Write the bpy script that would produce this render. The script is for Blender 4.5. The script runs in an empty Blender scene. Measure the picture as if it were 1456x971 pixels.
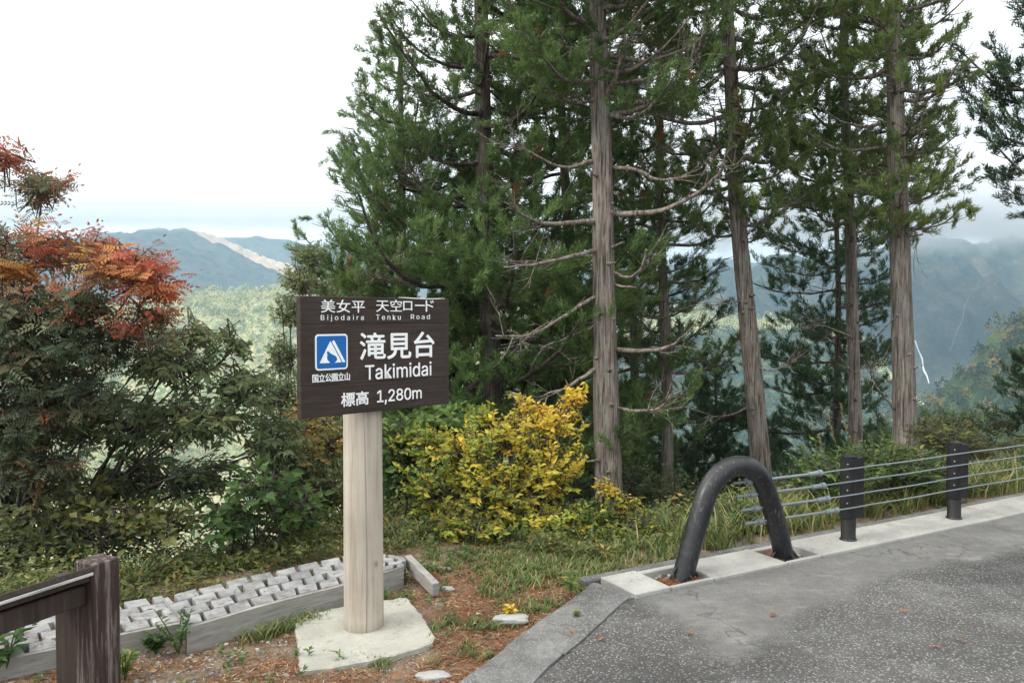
import bpy, math, random
import numpy as np
from mathutils import Vector
random.seed(7); rng = np.random.default_rng(7)
SC = bpy.context.scene; COL = SC.collection
F = 1130.0; CAMZ = 2.0; PITCH = math.atan(35.5 / F)
cp, sp = math.cos(PITCH), math.sin(PITCH)

# ------------------------------------------------------------------ placing helpers
def ray(px, py):
    x, z = (px - 728) / F, (485.5 - py) / F
    return np.array([x, cp + z * sp, -sp + z * cp])
def at(px, py, Y):
    d = ray(px, py); return np.array([0, 0, CAMZ]) + d * (Y / d[1])
def gnd(px, py, z=0.0):
    d = ray(px, py); return np.array([0, 0, CAMZ]) + d * ((z - CAMZ) / d[2])
EDGE = np.array([(-60, -34), (-12, .8), (-6, 4.0), (-3.3, 5.1), (-2.5, 5.8), (-1.5, 6.75), (-.5, 7.0), (.75, 6.55), (1.6, 6.8), (3, 7.5), (5.7, 9.1), (12, 12.9), (60, 42)])
def yedge(x): return np.interp(x, EDGE[:, 0], EDGE[:, 1])

def vnoise(x, y, seed=0):
    xi, yi = np.floor(x).astype(np.int64), np.floor(y).astype(np.int64)
    fx, fy = x - xi, y - yi; fx = fx * fx * (3 - 2 * fx); fy = fy * fy * (3 - 2 * fy)
    def h(a, b):
        n = (a * 374761393 + b * 668265263 + seed * 974634777) & 0x7fffffff
        n = ((n ^ (n >> 13)) * 1274126177) & 0x7fffffff
        return ((n ^ (n >> 16)) & 0xffff) / 65535.0
    return (h(xi, yi) * (1 - fx) + h(xi + 1, yi) * fx) * (1 - fy) + (h(xi, yi + 1) * (1 - fx) + h(xi + 1, yi + 1) * fx) * fy
def fbm(x, y, o=4, seed=0):
    s = 0; a = .5
    for i in range(o):
        s = s + a * (vnoise(x * 2 ** i + 17 * i, y * 2 ** i - 9 * i, seed + i) - .5) * 2; a *= .5
    return s
def gz(x, y):
    x = np.asarray(x, float); y = np.asarray(y, float)
    d = (y - yedge(x)) * .82
    s = np.maximum(0, d - .15)
    z = -.5 * (np.sqrt(s * s + .5) - .7071)
    left = np.clip((0.2 - x) / .8, 0, 1)
    z = z + left * np.clip(1 - s, 0, 1) * (.03 * fbm(x * 1.3, y * 1.3, 3, 3) + .012 * fbm(x * 8, y * 8, 2, 5)) 
    z = z + np.clip(s, 0, 1) * .12 * fbm(x * .8, y * .8, 3, 9)
    return z - (1 - left) * .03

# ------------------------------------------------------------------ mesh builder
class MB:
    def __init__(s): s.v = []; s.f = []; s.t = []; s.m = []; s.n = 0
    def add(s, v, f, tone=0.5, mi=0):
        v = np.asarray(v, float).reshape(-1, 3); f = np.asarray(f, np.int64)
        s.v.append(v); s.f.append(f + s.n); s.n += len(v)
        t = np.broadcast_to(np.asarray(tone, float), (len(f),)); s.t.append(t); s.m.append(np.full(len(f), mi))
        return s
    def box(s, c, size, ax=None, tone=.5, mi=0, jit=0):
        c = np.asarray(c, float); h = np.asarray(size, float) / 2
        A = np.eye(3) if ax is None else np.asarray(ax, float)
        P = np.array([(a, b, d) for a in (-1, 1) for b in (-1, 1) for d in (-1, 1)], float) * h
        if jit: P = P + rng.normal(0, jit, P.shape)
        q = [(0, 1, 3, 2), (4, 6, 7, 5), (0, 4, 5, 1), (2, 3, 7, 6), (0, 2, 6, 4), (1, 5, 7, 3)]
        return s.add(c + P @ A, q, tone, mi)
    def bbox(s, c, size, ax=None, b=.006, tone=.5, mi=0):
        """box with bevelled edges"""
        c = np.asarray(c, float); h = np.asarray(size, float) / 2; b = min(b, h.min() * .45)
        A = np.eye(3) if ax is None else np.asarray(ax, float)
        V = []; ids = {}
        for a in (-1, 1):
            for e in (-1, 1):
                for d in (-1, 1):
                    for k in range(3):
                        p = np.array([a, e, d], float) * (h - b); p[k] += (a, e, d)[k] * b
                        ids[(a, e, d, k)] = len(V); V.append(p)
        Fq = []; Ft = []
        S = (-1, 1)
        for k in range(3):
            o = [i for i in range(3) if i != k]
            for sg in S:
                c4 = []
                for u, w in ((-1, -1), (1, -1), (1, 1), (-1, 1)):
                    q = [0, 0, 0]; q[k] = sg; q[o[0]] = u; q[o[1]] = w; c4.append(ids[(*q, k)])
                Fq.append(c4)
            for u in S:
                for w in S:
                    q0 = [0, 0, 0]; q0[o[0]] = u; q0[o[1]] = w; q1 = list(q0); q0[k] = -1; q1[k] = 1
                    Fq.append([ids[(*q0, o[0])], ids[(*q1, o[0])], ids[(*q1, o[1])], ids[(*q0, o[1])]])
        for a in S:
            for e in S:
                for d in S: Ft.append([ids[(a, e, d, k)] for k in range(3)])
        P = c + np.array(V) @ A
        base = s.n; s.add(P, Fq, tone, mi)
        s.f.append(np.array(Ft) + base); s.t.append(np.full(len(Ft), tone)); s.m.append(np.full(len(Ft), mi))
        return s
    def tube(s, pts, rad, n=8, tone=.5, mi=0, cap=True):
        P = np.asarray(pts, float); k = len(P); R = np.broadcast_to(np.asarray(rad, float), (k,))
        T = np.gradient(P, axis=0); T /= np.linalg.norm(T, axis=1)[:, None] + 1e-12
        ref = np.array([0, 0, 1.]) if abs(T[:, 2]).mean() < .8 else np.array([1., 0, 0])
        U = np.cross(T, ref); U /= np.linalg.norm(U, axis=1)[:, None] + 1e-12; W = np.cross(T, U)
        a = np.arange(n) * 2 * math.pi / n
        V = P[:, None] + R[:, None, None] * (U[:, None] * np.cos(a)[None, :, None] + W[:, None] * np.sin(a)[None, :, None])
        i = np.arange(k - 1)[:, None] * n; j = np.arange(n)[None]; j2 = (j + 1) % n
        q = np.stack([i + j, i + n + j, i + n + j2, i + j2], -1).reshape(-1, 4)
        b = s.n; s.add(V.reshape(-1, 3), q, tone, mi)
        if cap:
            for off, fl in ((0, 1), ((k - 1) * n, -1)):
                s.add(P[[0 if off == 0 else -1]], np.zeros((0, 3), int))
                c = s.n - 1; jj = np.arange(n); t = np.stack([np.full(n, c), b + off + jj, b + off + (jj + 1) % n], -1)
                s.f.append(t[:, ::fl]); s.t.append(np.full(n, tone)); s.m.append(np.full(n, mi))
        return s
    def prism(s, poly, z0, z1, tone=.5, mi=0):
        """vertical prism over a polygon (x,y); z1 top"""
        p = np.asarray(poly, float); n = len(p)
        V = np.vstack([np.c_[p, np.full(n, z0)], np.c_[p, np.full(n, z1)]])
        s.add(V, [(i, (i + 1) % n, n + (i + 1) % n, n + i) for i in range(n)], tone, mi)
        b = s.n; s.v.append(V); s.n += 2 * n
        s.f.append(('poly', [b + n + i for i in range(n)])); s.t.append(np.array([tone])); s.m.append(np.array([mi]))
        s.f.append(('poly', [b + i for i in range(n)][::-1])); s.t.append(np.array([tone])); s.m.append(np.array([mi]))
        return s
    def build(s, name, mats, parent=None, smooth=False, base=None):
        off = np.zeros(3)
        p = parent
        while p is not None: off += np.array(p.location); p = p.parent
        V = np.vstack(s.v) - off if s.v else np.zeros((0, 3))
        o_loc = None
        if parent is None and base is not None: V = V - np.asarray(base, float); o_loc = base
        me = bpy.data.meshes.new(name); me.vertices.add(len(V)); me.vertices.foreach_set('co', V.astype(np.float32).ravel())
        li, st = [], []; pos = 0; nf = 0
        for f in s.f:
            if isinstance(f, tuple): li.append(np.array(f[1])); st.append(np.array([pos])); pos += len(f[1]); nf += 1; continue
            if len(f) == 0: continue
            w = f.shape[1]; li.append(f.ravel()); st.append(pos + np.arange(len(f)) * w); pos += f.size; nf += len(f)
        li = np.concatenate(li); st = np.concatenate(st)
        me.loops.add(len(li)); me.loops.foreach_set('vertex_index', li.astype(np.int32))
        me.polygons.add(nf); me.polygons.foreach_set('loop_start', st.astype(np.int32))
        if not isinstance(mats, (list, tuple)): mats = [mats]
        for m in mats: me.materials.append(m)
        me.update(calc_edges=True)
        if len(mats) > 1: me.polygons.foreach_set('material_index', np.concatenate(s.m).astype(np.int32))
        t = np.concatenate(s.t)
        at_ = me.attributes.new('tone', 'FLOAT', 'FACE'); at_.data.foreach_set('value', t.astype(np.float32))
        me.polygons.foreach_set('use_smooth', np.full(nf, bool(smooth)))
        me.validate(); me.update()
        o = bpy.data.objects.new(name, me); COL.objects.link(o)
        if parent is not None: o.parent = parent
        if o_loc is not None: o.location = o_loc
        return o
def tag(o, label=None, cat=None, group=None, kind=None):
    for k, v in (('label', label), ('category', cat), ('group', group), ('kind', kind)):
        if v: o[k] = v
    return o
def thing(name, loc, label, cat, group=None):
    o = bpy.data.objects.new(name, None); COL.objects.link(o); o.location = [float(a) for a in loc]; o.empty_display_size = .1
    return tag(o, label, cat, group)
def crom(pts, k=6):
    P = np.asarray(pts, float); P = np.vstack([2 * P[0] - P[1], P, 2 * P[-1] - P[-2]]); out = []
    for i in range(1, len(P) - 2):
        for t in np.arange(k) / k:
            a, b, c, d = P[i - 1:i + 3]
            out.append(.5 * ((2 * b) + (c - a) * t + (2 * a - 5 * b + 4 * c - d) * t * t + (3 * b - a - 3 * c + d) * t ** 3))
    out.append(P[-2]); return np.array(out)
def nrm(v): return v / (np.linalg.norm(v, axis=-1, keepdims=True) + 1e-12)

# ------------------------------------------------------------------ materials
class N:
    def __init__(s, name, disp=None):
        s.m = bpy.data.materials.new(name); s.m.use_nodes = True; s.t = s.m.node_tree; s.t.nodes.clear()
        s.out = s.n('ShaderNodeOutputMaterial'); s.tc = s.n('ShaderNodeTexCoord')
    def n(s, ty, **k):
        a = s.t.nodes.new(ty)
        for x, y in k.items(): setattr(a, x, y)
        return a
    def l(s, a, b): s.t.links.new(a, b)
    def setin(s, node, key, v):
        if hasattr(v, 'is_output') or isinstance(v, bpy.types.NodeSocket): s.l(v, node.inputs[key])
        else: node.inputs[key].default_value = v
    def co(s, scale=(1, 1, 1), rot=(0, 0, 0)):
        g = s.n('ShaderNodeMapping'); g.inputs['Scale'].default_value = scale; g.inputs['Rotation'].default_value = rot
        s.l(s.tc.outputs['Object'], g.inputs['Vector']); return g.outputs[0]
    def noise(s, sc, det=4, rough=.6, co=None):
        a = s.n('ShaderNodeTexNoise'); a.inputs['Scale'].default_value = sc; a.inputs['Detail'].default_value = det; a.inputs['Roughness'].default_value = rough
        s.l(co if co is not None else s.tc.outputs['Object'], a.inputs['Vector']); return a.outputs[0]
    def vor(s, sc, out='Distance', feat='F1', co=None, rnd=1):
        a = s.n('ShaderNodeTexVoronoi'); a.feature = feat; a.inputs['Scale'].default_value = sc; a.inputs['Randomness'].default_value = rnd
        s.l(co if co is not None else s.tc.outputs['Object'], a.inputs['Vector']); return a.outputs[out]
    def ramp(s, fac, stops, interp='LINEAR'):
        a = s.n('ShaderNodeValToRGB'); a.color_ramp.interpolation = interp; e = a.color_ramp.elements
        while len(e) < len(stops): e.new(.5)
        for i, (p, c) in enumerate(stops): e[i].position = p; e[i].color = (*c, 1) if isinstance(c, tuple) else (c, c, c, 1)
        s.l(fac, a.inputs[0]); return a.outputs[0]
    def mix(s, f, a, b, mode='MIX'):
        x = s.n('ShaderNodeMix', data_type='RGBA', blend_type=mode)
        s.setin(x, 0, f); s.setin(x, 6, a if not isinstance(a, tuple) else (*a, 1)); s.setin(x, 7, b if not isinstance(b, tuple) else (*b, 1)); return x.outputs[2]
    def math(s, op, a, b=0.0):
        x = s.n('ShaderNodeMath', operation=op); s.setin(x, 0, a); s.setin(x, 1, b); return x.outputs[0]
    def attr(s, n='tone'):
        a = s.n('ShaderNodeAttribute'); a.attribute_name = n; return a.outputs['Fac']
    def fin(s, col, rough=.8, bump=None, bs=.3, bd=.01, metal=0, spec=.3, trans=0, coat=0):
        b = s.n('ShaderNodeBsdfPrincipled'); s.setin(b, 'Base Color', (*col, 1) if isinstance(col, tuple) else col)
        s.setin(b, 'Roughness', rough); b.inputs['Metallic'].default_value = metal; b.inputs['Specular IOR Level'].default_value = spec
        if bump is not None:
            u = s.n('ShaderNodeBump'); u.inputs['Strength'].default_value = bs; u.inputs['Distance'].default_value = bd
            s.l(bump, u.inputs['Height']); s.l(u.outputs[0], b.inputs['Normal'])
        res = b.outputs[0]
        if trans:
            t = s.n('ShaderNodeBsdfTranslucent'); s.setin(t, 'Color', (*col, 1) if isinstance(col, tuple) else col)
            x = s.n('ShaderNodeMixShader'); x.inputs[0].default_value = trans; s.l(res, x.inputs[1]); s.l(t.outputs[0], x.inputs[2]); res = x.outputs[0]
        s.l(res, s.out.inputs['Surface']); return s.m

def leafmat(name, stops, trans=.3, rough=.55, var=.25):
    a = N(name); t = a.attr(); c = a.ramp(t, stops)
    c = a.mix(.7, c, a.ramp(a.noise(1.7, 3), [(.3, 1 - var * 1.6), (.7, 1 + var)]), 'MULTIPLY')
    return a.fin(c, rough, spec=.35, trans=trans)
def barkmat(name, c1, c2, c3, zs=.07, sc=34):
    a = N(name); co = a.co((1, 1, zs)); n1 = a.noise(sc, 8, .75, co); n2 = a.noise(2.2, 4)
    c = a.ramp(n1, [(.34, c1), (.5, c2), (.66, c3)]); c = a.mix(a.ramp(a.noise(5, 6, .7, a.co((1, 1, .5))), [(.5, 0.), (.66, .55)]), c, (.27, .275, .24)); c = a.mix(a.ramp(a.noise(38, 5, .7, a.co((1, 1, .04))), [(.40, .8), (.48, 0.)]), c, (.03, .024, .02)); c = a.mix(.5, c, a.ramp(n2, [(.3, .6), (.7, 1.25)]), 'MULTIPLY')
    return a.fin(c, .9, n1, .9, .02)
MAT = {}
MAT['bark'] = barkmat('cedar_bark', (.07, .055, .045), (.20, .165, .14), (.36, .32, .28))
MAT['bark_dark'] = barkmat('dark_bark', (.035, .028, .024), (.10, .078, .065), (.19, .16, .14))
MAT['dead'] = barkmat('dead_wood_bark', (.12, .09, .07), (.24, .19, .16), (.42, .38, .34), 1, 14)
MAT['twig'] = barkmat('twig_bark', (.04, .032, .026), (.09, .073, .06), (.16, .135, .115), .5, 20)
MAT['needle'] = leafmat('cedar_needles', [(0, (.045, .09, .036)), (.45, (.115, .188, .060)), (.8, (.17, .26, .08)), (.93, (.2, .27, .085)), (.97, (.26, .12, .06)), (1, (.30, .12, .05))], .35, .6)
MAT['needle2'] = leafmat('yellowish_cedar_needles', [(0, (.05, .09, .034)), (.5, (.125, .195, .062)), (.9, (.22, .28, .08)), (1, (.28, .24, .09))], .35, .6)
MAT['needle3'] = leafmat('deep_green_needles', [(0, (.03, .06, .032)), (.5, (.065, .12, .056)), (1, (.11, .17, .07))], .3, .6)
MAT['rowan'] = leafmat('rowan_leaves', [(0, (.07, .10, .055)), (.3, (.13, .165, .09)), (.45, (.19, .15, .07)), (.55, (.32, .14, .07)), (.7, (.48, .15, .08)), (.8, (.42, .10, .065)), (.9, (.56, .24, .08)), (1, (.6, .38, .1))], .35, var=.4)
MAT['darkleaf'] = leafmat('dark_shrub_leaves', [(0, (.075, .115, .05)), (.5, (.165, .22, .095)), (.85, (.28, .30, .13)), (1, (.42, .25, .10))], .45, .38)
MAT['yellow'] = leafmat('yellow_bush_leaves', [(0, (.06, .12, .03)), (.3, (.18, .27, .06)), (.55, (.42, .42, .06)), (.8, (.66, .50, .06)), (1, (.72, .46, .06))], .35)
MAT['green'] = leafmat('fresh_green_leaves', [(0, (.03, .07, .02)), (.5, (.08, .15, .04)), (.85, (.17, .24, .06)), (1, (.38, .33, .07))], .35)
MAT['olive'] = leafmat('olive_leaves', [(0, (.06, .08, .03)), (.5, (.14, .165, .05)), (.85, (.26, .24, .065)), (1, (.44, .27, .08))], .35)
MAT['grass'] = leafmat('grass_blades', [(0, (.05, .09, .03)), (.5, (.11, .17, .05)), (.8, (.27, .27, .09)), (1, (.42, .33, .17))], .3)
MAT['litter'] = leafmat('needle_litter', [(0, (.09, .045, .025)), (.4, (.24, .095, .04)), (.75, (.34, .16, .07)), (.9, (.36, .24, .13)), (1, (.5, .4, .25))], .05, .8)
def m_soil():
    a = N('soil_with_gravel'); n1 = a.noise(1.1, 5, .65); n2 = a.noise(9, 5, .7); v = a.vor(42); vc = a.vor(42, 'Color')
    soil = a.ramp(n2, [(.3, (.06, .042, .028)), (.5, (.14, .10, .066)), (.7, (.24, .185, .125))])
    pebble = a.ramp(vc, [(.1, (.12, .11, .10)), (.5, (.30, .285, .26)), (.9, (.5, .48, .45))])
    m = a.ramp(n1, [(.42, 0.), (.6, 1.)]); g = a.ramp(v, [(.25, 1.), (.5, 0.)])
    c = a.mix(a.math('MULTIPLY', m, g), soil, pebble)
    c = a.mix(a.ramp(a.noise(2.3, 4, .6), [(.5, 0.), (.68, .5)]), c, (.22, .11, .06))
    return a.fin(c, .95, a.math('ADD', n2, a.math('MULTIPLY', g, .5)), .9, .02)
MAT['soil'] = m_soil()
def asphalt_col(a):
    v = a.vor(66); vc = a.vor(66, 'Color'); v2 = a.vor(120, 'Color'); n = a.noise(.9, 5, .6); n3 = a.noise(30, 3)
    base = a.ramp(n, [(.3, (.062, .060, .057)), (.7, (.105, .102, .097))])
    st = a.ramp(vc, [(.2, (.06, .061, .062)), (.4, (.13, .13, .13)), (.6, (.21, .207, .20)), (.85, (.36, .35, .335))])
    g = a.ramp(v, [(.30, 1.), (.5, 0.)]); c = a.mix(g, base, st)
    c = a.mix(.4, c, a.ramp(v2, [(.2, .4), (.8, 1.6)]), 'MULTIPLY')
    c = a.mix(a.ramp(a.noise(2.2, 6, .7), [(.5, 0.), (.75, .4)]), c, (.20, .20, .195)); c = a.mix(.8, c, a.ramp(a.noise(.55, 4, .6), [(.35, .55), (.62, 1.1)]), 'MULTIPLY')
    return c, a.math('ADD', g, n3)
def patch_col(a, lo, hi, dust):
    n = a.noise(1.6, 6, .65); f = a.noise(160, 2); s = a.noise(2.2, 7, .75, a.co((1, 3.0, 1), (0, 0, -.3)))
    c = a.ramp(n, [(.3, lo), (.7, hi)]); c = a.mix(.6, c, a.ramp(f, [(.3, .5), (.7, 1.5)]), 'MULTIPLY')
    c = a.mix(.4, c, a.ramp(a.noise(12, 5, .7), [(.3, .65), (.7, 1.4)]), 'MULTIPLY')
    dc = a.n('ShaderNodeVectorMath', operation='ADD'); nz_ = a.n('ShaderNodeTexNoise'); nz_.inputs['Scale'].default_value = 3; nz_.inputs['Detail'].default_value = 5; a.l(a.tc.outputs['Object'], nz_.inputs['Vector']); sc_ = a.n('ShaderNodeVectorMath', operation='SCALE'); sc_.inputs[3].default_value = .7; a.l(nz_.outputs['Color'], sc_.inputs[0]); a.l(a.tc.outputs['Object'], dc.inputs[0]); a.l(sc_.outputs[0], dc.inputs[1])
    ck = a.vor(.55, feat='DISTANCE_TO_EDGE', co=dc.outputs[0]); c = a.mix(a.ramp(ck, [(.0015, .65), (.0055, 0.)]), c, (.03, .03, .028))
    return a.mix(a.ramp(s, [(.56, 0.), (.74, dust)]), c, (.33, .32, .30)), a.math('ADD', f, n)
def m_asphalt(patch=False):
    a = N('worn_asphalt' if not patch else 'patched_asphalt'); c, h = asphalt_col(a)
    if patch:
        c2, h2 = patch_col(a, (.098, .096, .091), (.172, .169, .160), .5)
        w = a.math('ADD', a.attr('patch'), a.math('MULTIPLY', a.math('SUBTRACT', a.noise(5, 10, .85), .5), .75))
        k = a.ramp(w, [(.38, 0.), (.64, 1.)]); c = a.mix(k, c, c2)
        x = a.n('ShaderNodeMix'); a.l(k, x.inputs[0]); a.l(h, x.inputs[2]); a.l(a.math('MULTIPLY', h2, .4), x.inputs[3]); h = x.outputs[0]
    return a.fin(c, .88, h, .75, .01)
MAT['asphalt'] = m_asphalt(); MAT['patched'] = m_asphalt(True)
def m_patch(name, lo, hi, dust=.5):
    a = N(name); c, h = patch_col(a, lo, hi, dust)
    return a.fin(c, .9, h, .35, .004)
def m_kerb():
    a = N('asphalt_kerb'); c, h = asphalt_col(a); c2, h2 = patch_col(a, (.13, .13, .128), (.24, .238, .23), .6)
    return a.fin(a.mix(a.ramp(a.noise(3, 6, .7), [(.42, .25), (.64, .85)]), c, c2), .9, h, .6, .008)
MAT['kerb'] = m_kerb()
def m_concrete(name, lo, hi, stain=(.12, .12, .09), bs=.4):
    a = N(name); n = a.noise(2.5, 6, .65); f = a.noise(120, 3); v = a.vor(55)
    c = a.ramp(n, [(.3, lo), (.7, hi)]); c = a.mix(.35, c, a.ramp(f, [(.3, .6), (.7, 1.35)]), 'MULTIPLY')
    c = a.mix(a.ramp(a.noise(5.5, 5, .7), [(.56, 0.), (.78, .6)]), c, stain)
    return a.fin(c, .92, a.math('ADD', f, v), bs, .004)
MAT['concrete'] = m_concrete('pale_concrete', (.27, .265, .245), (.42, .415, .385), (.16, .155, .135))
MAT['slab'] = m_concrete('mossy_concrete', (.27, .265, .225), (.42, .41, .36), (.13, .12, .085))
MAT['stone'] = m_concrete('grey_stone', (.22, .22, .21), (.42, .42, .40))
def m_wood(name, c1, c2, c3, sc=(60, 4, 60), rough=.85, bs=.5, white=0, dirt=.35):
    a = N(name); co = a.co(sc); n = a.noise(1., 6, .65, co); big = a.noise(3, 4)
    c = a.ramp(n, [(.28, c1), (.5, c2), (.75, c3)]); c = a.mix(dirt, c, a.ramp(big, [(.3, .55), (.7, 1.3)]), 'MULTIPLY')
    if white: c = a.mix(a.math('MULTIPLY', a.ramp(a.noise(1., 8, .75, co), [(.52, 0.), (.60, 1.)]), a.ramp(big, [(.35, .2), (.6, white)])), c, (.36, .33, .31))
    t = a.attr(); c = a.mix(1, c, a.ramp(t, [(0, .7), (1, 1.3)]), 'MULTIPLY')
    return a.fin(c, rough, n, bs, .004)
MAT['post_wood'] = m_wood('weathered_log', (.33, .285, .23), (.42, .375, .32), (.50, .455, .40), (22, 22, .9), bs=.25, dirt=.45)
def m_post():
    a = N('weathered_log'); co = a.co((20, 20, .8)); n = a.noise(1., 7, .65, co); b = a.noise(2.1, 5, .6); w = a.noise(1., 6, .7, a.co((55, 55, 1.6)))
    c = a.ramp(n, [(.3, (.31, .262, .21)), (.5, (.44, .385, .32)), (.7, (.54, .49, .42))]); c = a.mix(.55, c, a.ramp(b, [(.3, .68), (.7, 1.2)]), 'MULTIPLY')
    c = a.mix(a.ramp(w, [(.60, 0.), (.68, .5)]), c, (.20, .165, .13))
    k = a.vor(3.1, co=a.co((1, 1, .8))); c = a.mix(a.ramp(k, [(.035, .85), (.06, .25), (.09, 0.)]), c, (.13, .09, .06))
    z = a.n('ShaderNodeSeparateXYZ'); a.l(a.tc.outputs['Object'], z.inputs[0]); c = a.mix(a.ramp(a.math('ADD', z.outputs[2], a.math('MULTIPLY', b, .12)), [(.06, .6), (.16, 0.)]), c, (.13, .12, .09))
    return a.fin(c, .85, a.math('ADD', n, w), .35, .004)
MAT['post_wood'] = m_post()
MAT['board_wood'] = m_wood('brown_painted_board', (.026, .016, .013), (.040, .027, .022), (.062, .045, .038), (3.5, 3.5, 60), .6, .35)
MAT['deck_wood'] = m_wood('bleached_timber', (.15, .152, .15), (.26, .262, .26), (.37, .37, .365), (9, 9, 9), bs=.3)
MAT['beam_wood'] = m_wood('weathered_beam', (.17, .165, .15), (.27, .26, .24), (.36, .35, .325), (5, 5, 50), bs=.35)
MAT['stand_wood'] = m_wood('dark_brown_stand', (.022, .014, .011), (.045, .030, .024), (.085, .06, .05), (45, 45, 2.2), .7, .4, white=.42)
MAT['stand_plain'] = m_wood('dark_brown_plank', (.022, .014, .011), (.040, .028, .023), (.07, .05, .042), (45, 45, 2.2), .7, .4)
MAT['stand_top'] = m_wood('bleached_plank', (.26, .255, .25), (.46, .455, .45), (.62, .62, .62), (5, 5, 50), bs=.3)
def plain(name, c, r=.5, metal=0, sc=40, amt=.25, spec=.4):
    a = N(name); n = a.noise(sc, 4); k = a.mix(amt, c, a.ramp(n, [(.3, .5), (.7, 1.5)]), 'MULTIPLY'); return a.fin(k, r, n, .1, .002, metal, spec)
MAT['white'] = plain('white_paint', (.88, .89, .88), .5, amt=.12); MAT['blue'] = plain('blue_enamel', (.006, .12, .42), .35, amt=.1)
MAT['galv'] = plain('galvanised_steel', (.22, .25, .265), .55, .4, 60); MAT['bolt'] = plain('bolt_steel', (.5, .5, .5), .4, .7)
def m_black():
    a = N('scuffed_black_steel'); n = a.noise(6, 5, .7); s = a.noise(5, 7, .8, a.co((9, 9, 2.4), (.4, .6, 0)))
    c = a.ramp(n, [(.3, (.007, .0073, .009)), (.7, (.017, .0175, .02))]); c = a.mix(a.ramp(s, [(.57, 0.), (.63, .5)]), c, (.22, .21, .20)); c = a.mix(a.ramp(a.noise(3, 6, .7, a.co((1, 1, 3))), [(.55, 0.), (.8, .35)]), c, (.12, .11, .10))
    return a.fin(c, a.ramp(n, [(.3, .28), (.7, .5)]), n, .06, .002, 0, .5)
MAT['black'] = m_black()
def m_matt():
    a = N('dull_black_plastic'); n = a.noise(9, 6, .7); c = a.ramp(n, [(.35, (.006, .0055, .006)), (.75, (.02, .019, .019))]); return a.fin(c, .6, n, .1, .002, 0, .35)
MAT['matt'] = m_matt()
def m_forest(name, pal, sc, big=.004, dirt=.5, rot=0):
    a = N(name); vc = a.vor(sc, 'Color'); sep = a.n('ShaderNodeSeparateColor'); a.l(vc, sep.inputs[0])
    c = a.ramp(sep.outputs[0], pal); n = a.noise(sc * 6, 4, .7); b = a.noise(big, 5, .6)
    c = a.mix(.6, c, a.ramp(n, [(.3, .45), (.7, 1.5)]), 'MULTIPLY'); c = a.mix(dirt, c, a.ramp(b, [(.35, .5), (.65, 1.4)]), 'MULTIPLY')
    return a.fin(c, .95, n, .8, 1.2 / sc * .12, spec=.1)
MAT['ridge_forest'] = m_forest('sun_painted_forest', [(0, (.10, .15, .07)), (.3, (.24, .28, .12)), (.6, (.42, .42, .20)), (.85, (.50, .42, .24)), (1, (.2, .24, .12))], .16)  # pale palette: sunlight on the ridge is put into the forest colour
MAT['shade_forest'] = m_forest('shade_painted_green_forest', [(0, (.03, .06, .045)), (.5, (.06, .10, .07)), (.85, (.11, .14, .08)), (1, (.16, .15, .08))], .14)  # darker teal green: valley shade is put into the forest colour
MAT['far_forest'] = m_forest('far_forest', [(0, (.025, .04, .035)), (.5, (.05, .07, .05)), (1, (.085, .09, .06))], .04, .003)
MAT['spur'] = m_forest('sun_painted_autumn_spur', [(0, (.40, .29, .19)), (.5, (.52, .39, .26)), (1, (.58, .47, .34))], .03, .004, .3)  # lighter autumn palette: sunlight on the spur is painted in
MAT['slope'] = m_forest('autumn_slope_forest', [(0, (.02, .045, .025)), (.4, (.045, .08, .03)), (.7, (.08, .12, .04)), (.85, (.16, .15, .05)), (.95, (.2, .11, .05)), (1, (.05, .08, .03))], .14, .012)
def m_cliff():
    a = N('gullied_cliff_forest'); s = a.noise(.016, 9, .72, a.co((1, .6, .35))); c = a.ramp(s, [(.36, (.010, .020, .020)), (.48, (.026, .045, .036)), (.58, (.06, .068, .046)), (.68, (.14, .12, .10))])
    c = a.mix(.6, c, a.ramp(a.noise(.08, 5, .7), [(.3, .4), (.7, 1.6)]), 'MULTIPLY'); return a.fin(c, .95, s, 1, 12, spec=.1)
MAT['cliff'] = m_cliff()
MAT['fall'] = plain('falling_water', (.7, .73, .75), .5, sc=.15, amt=.2)

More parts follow.
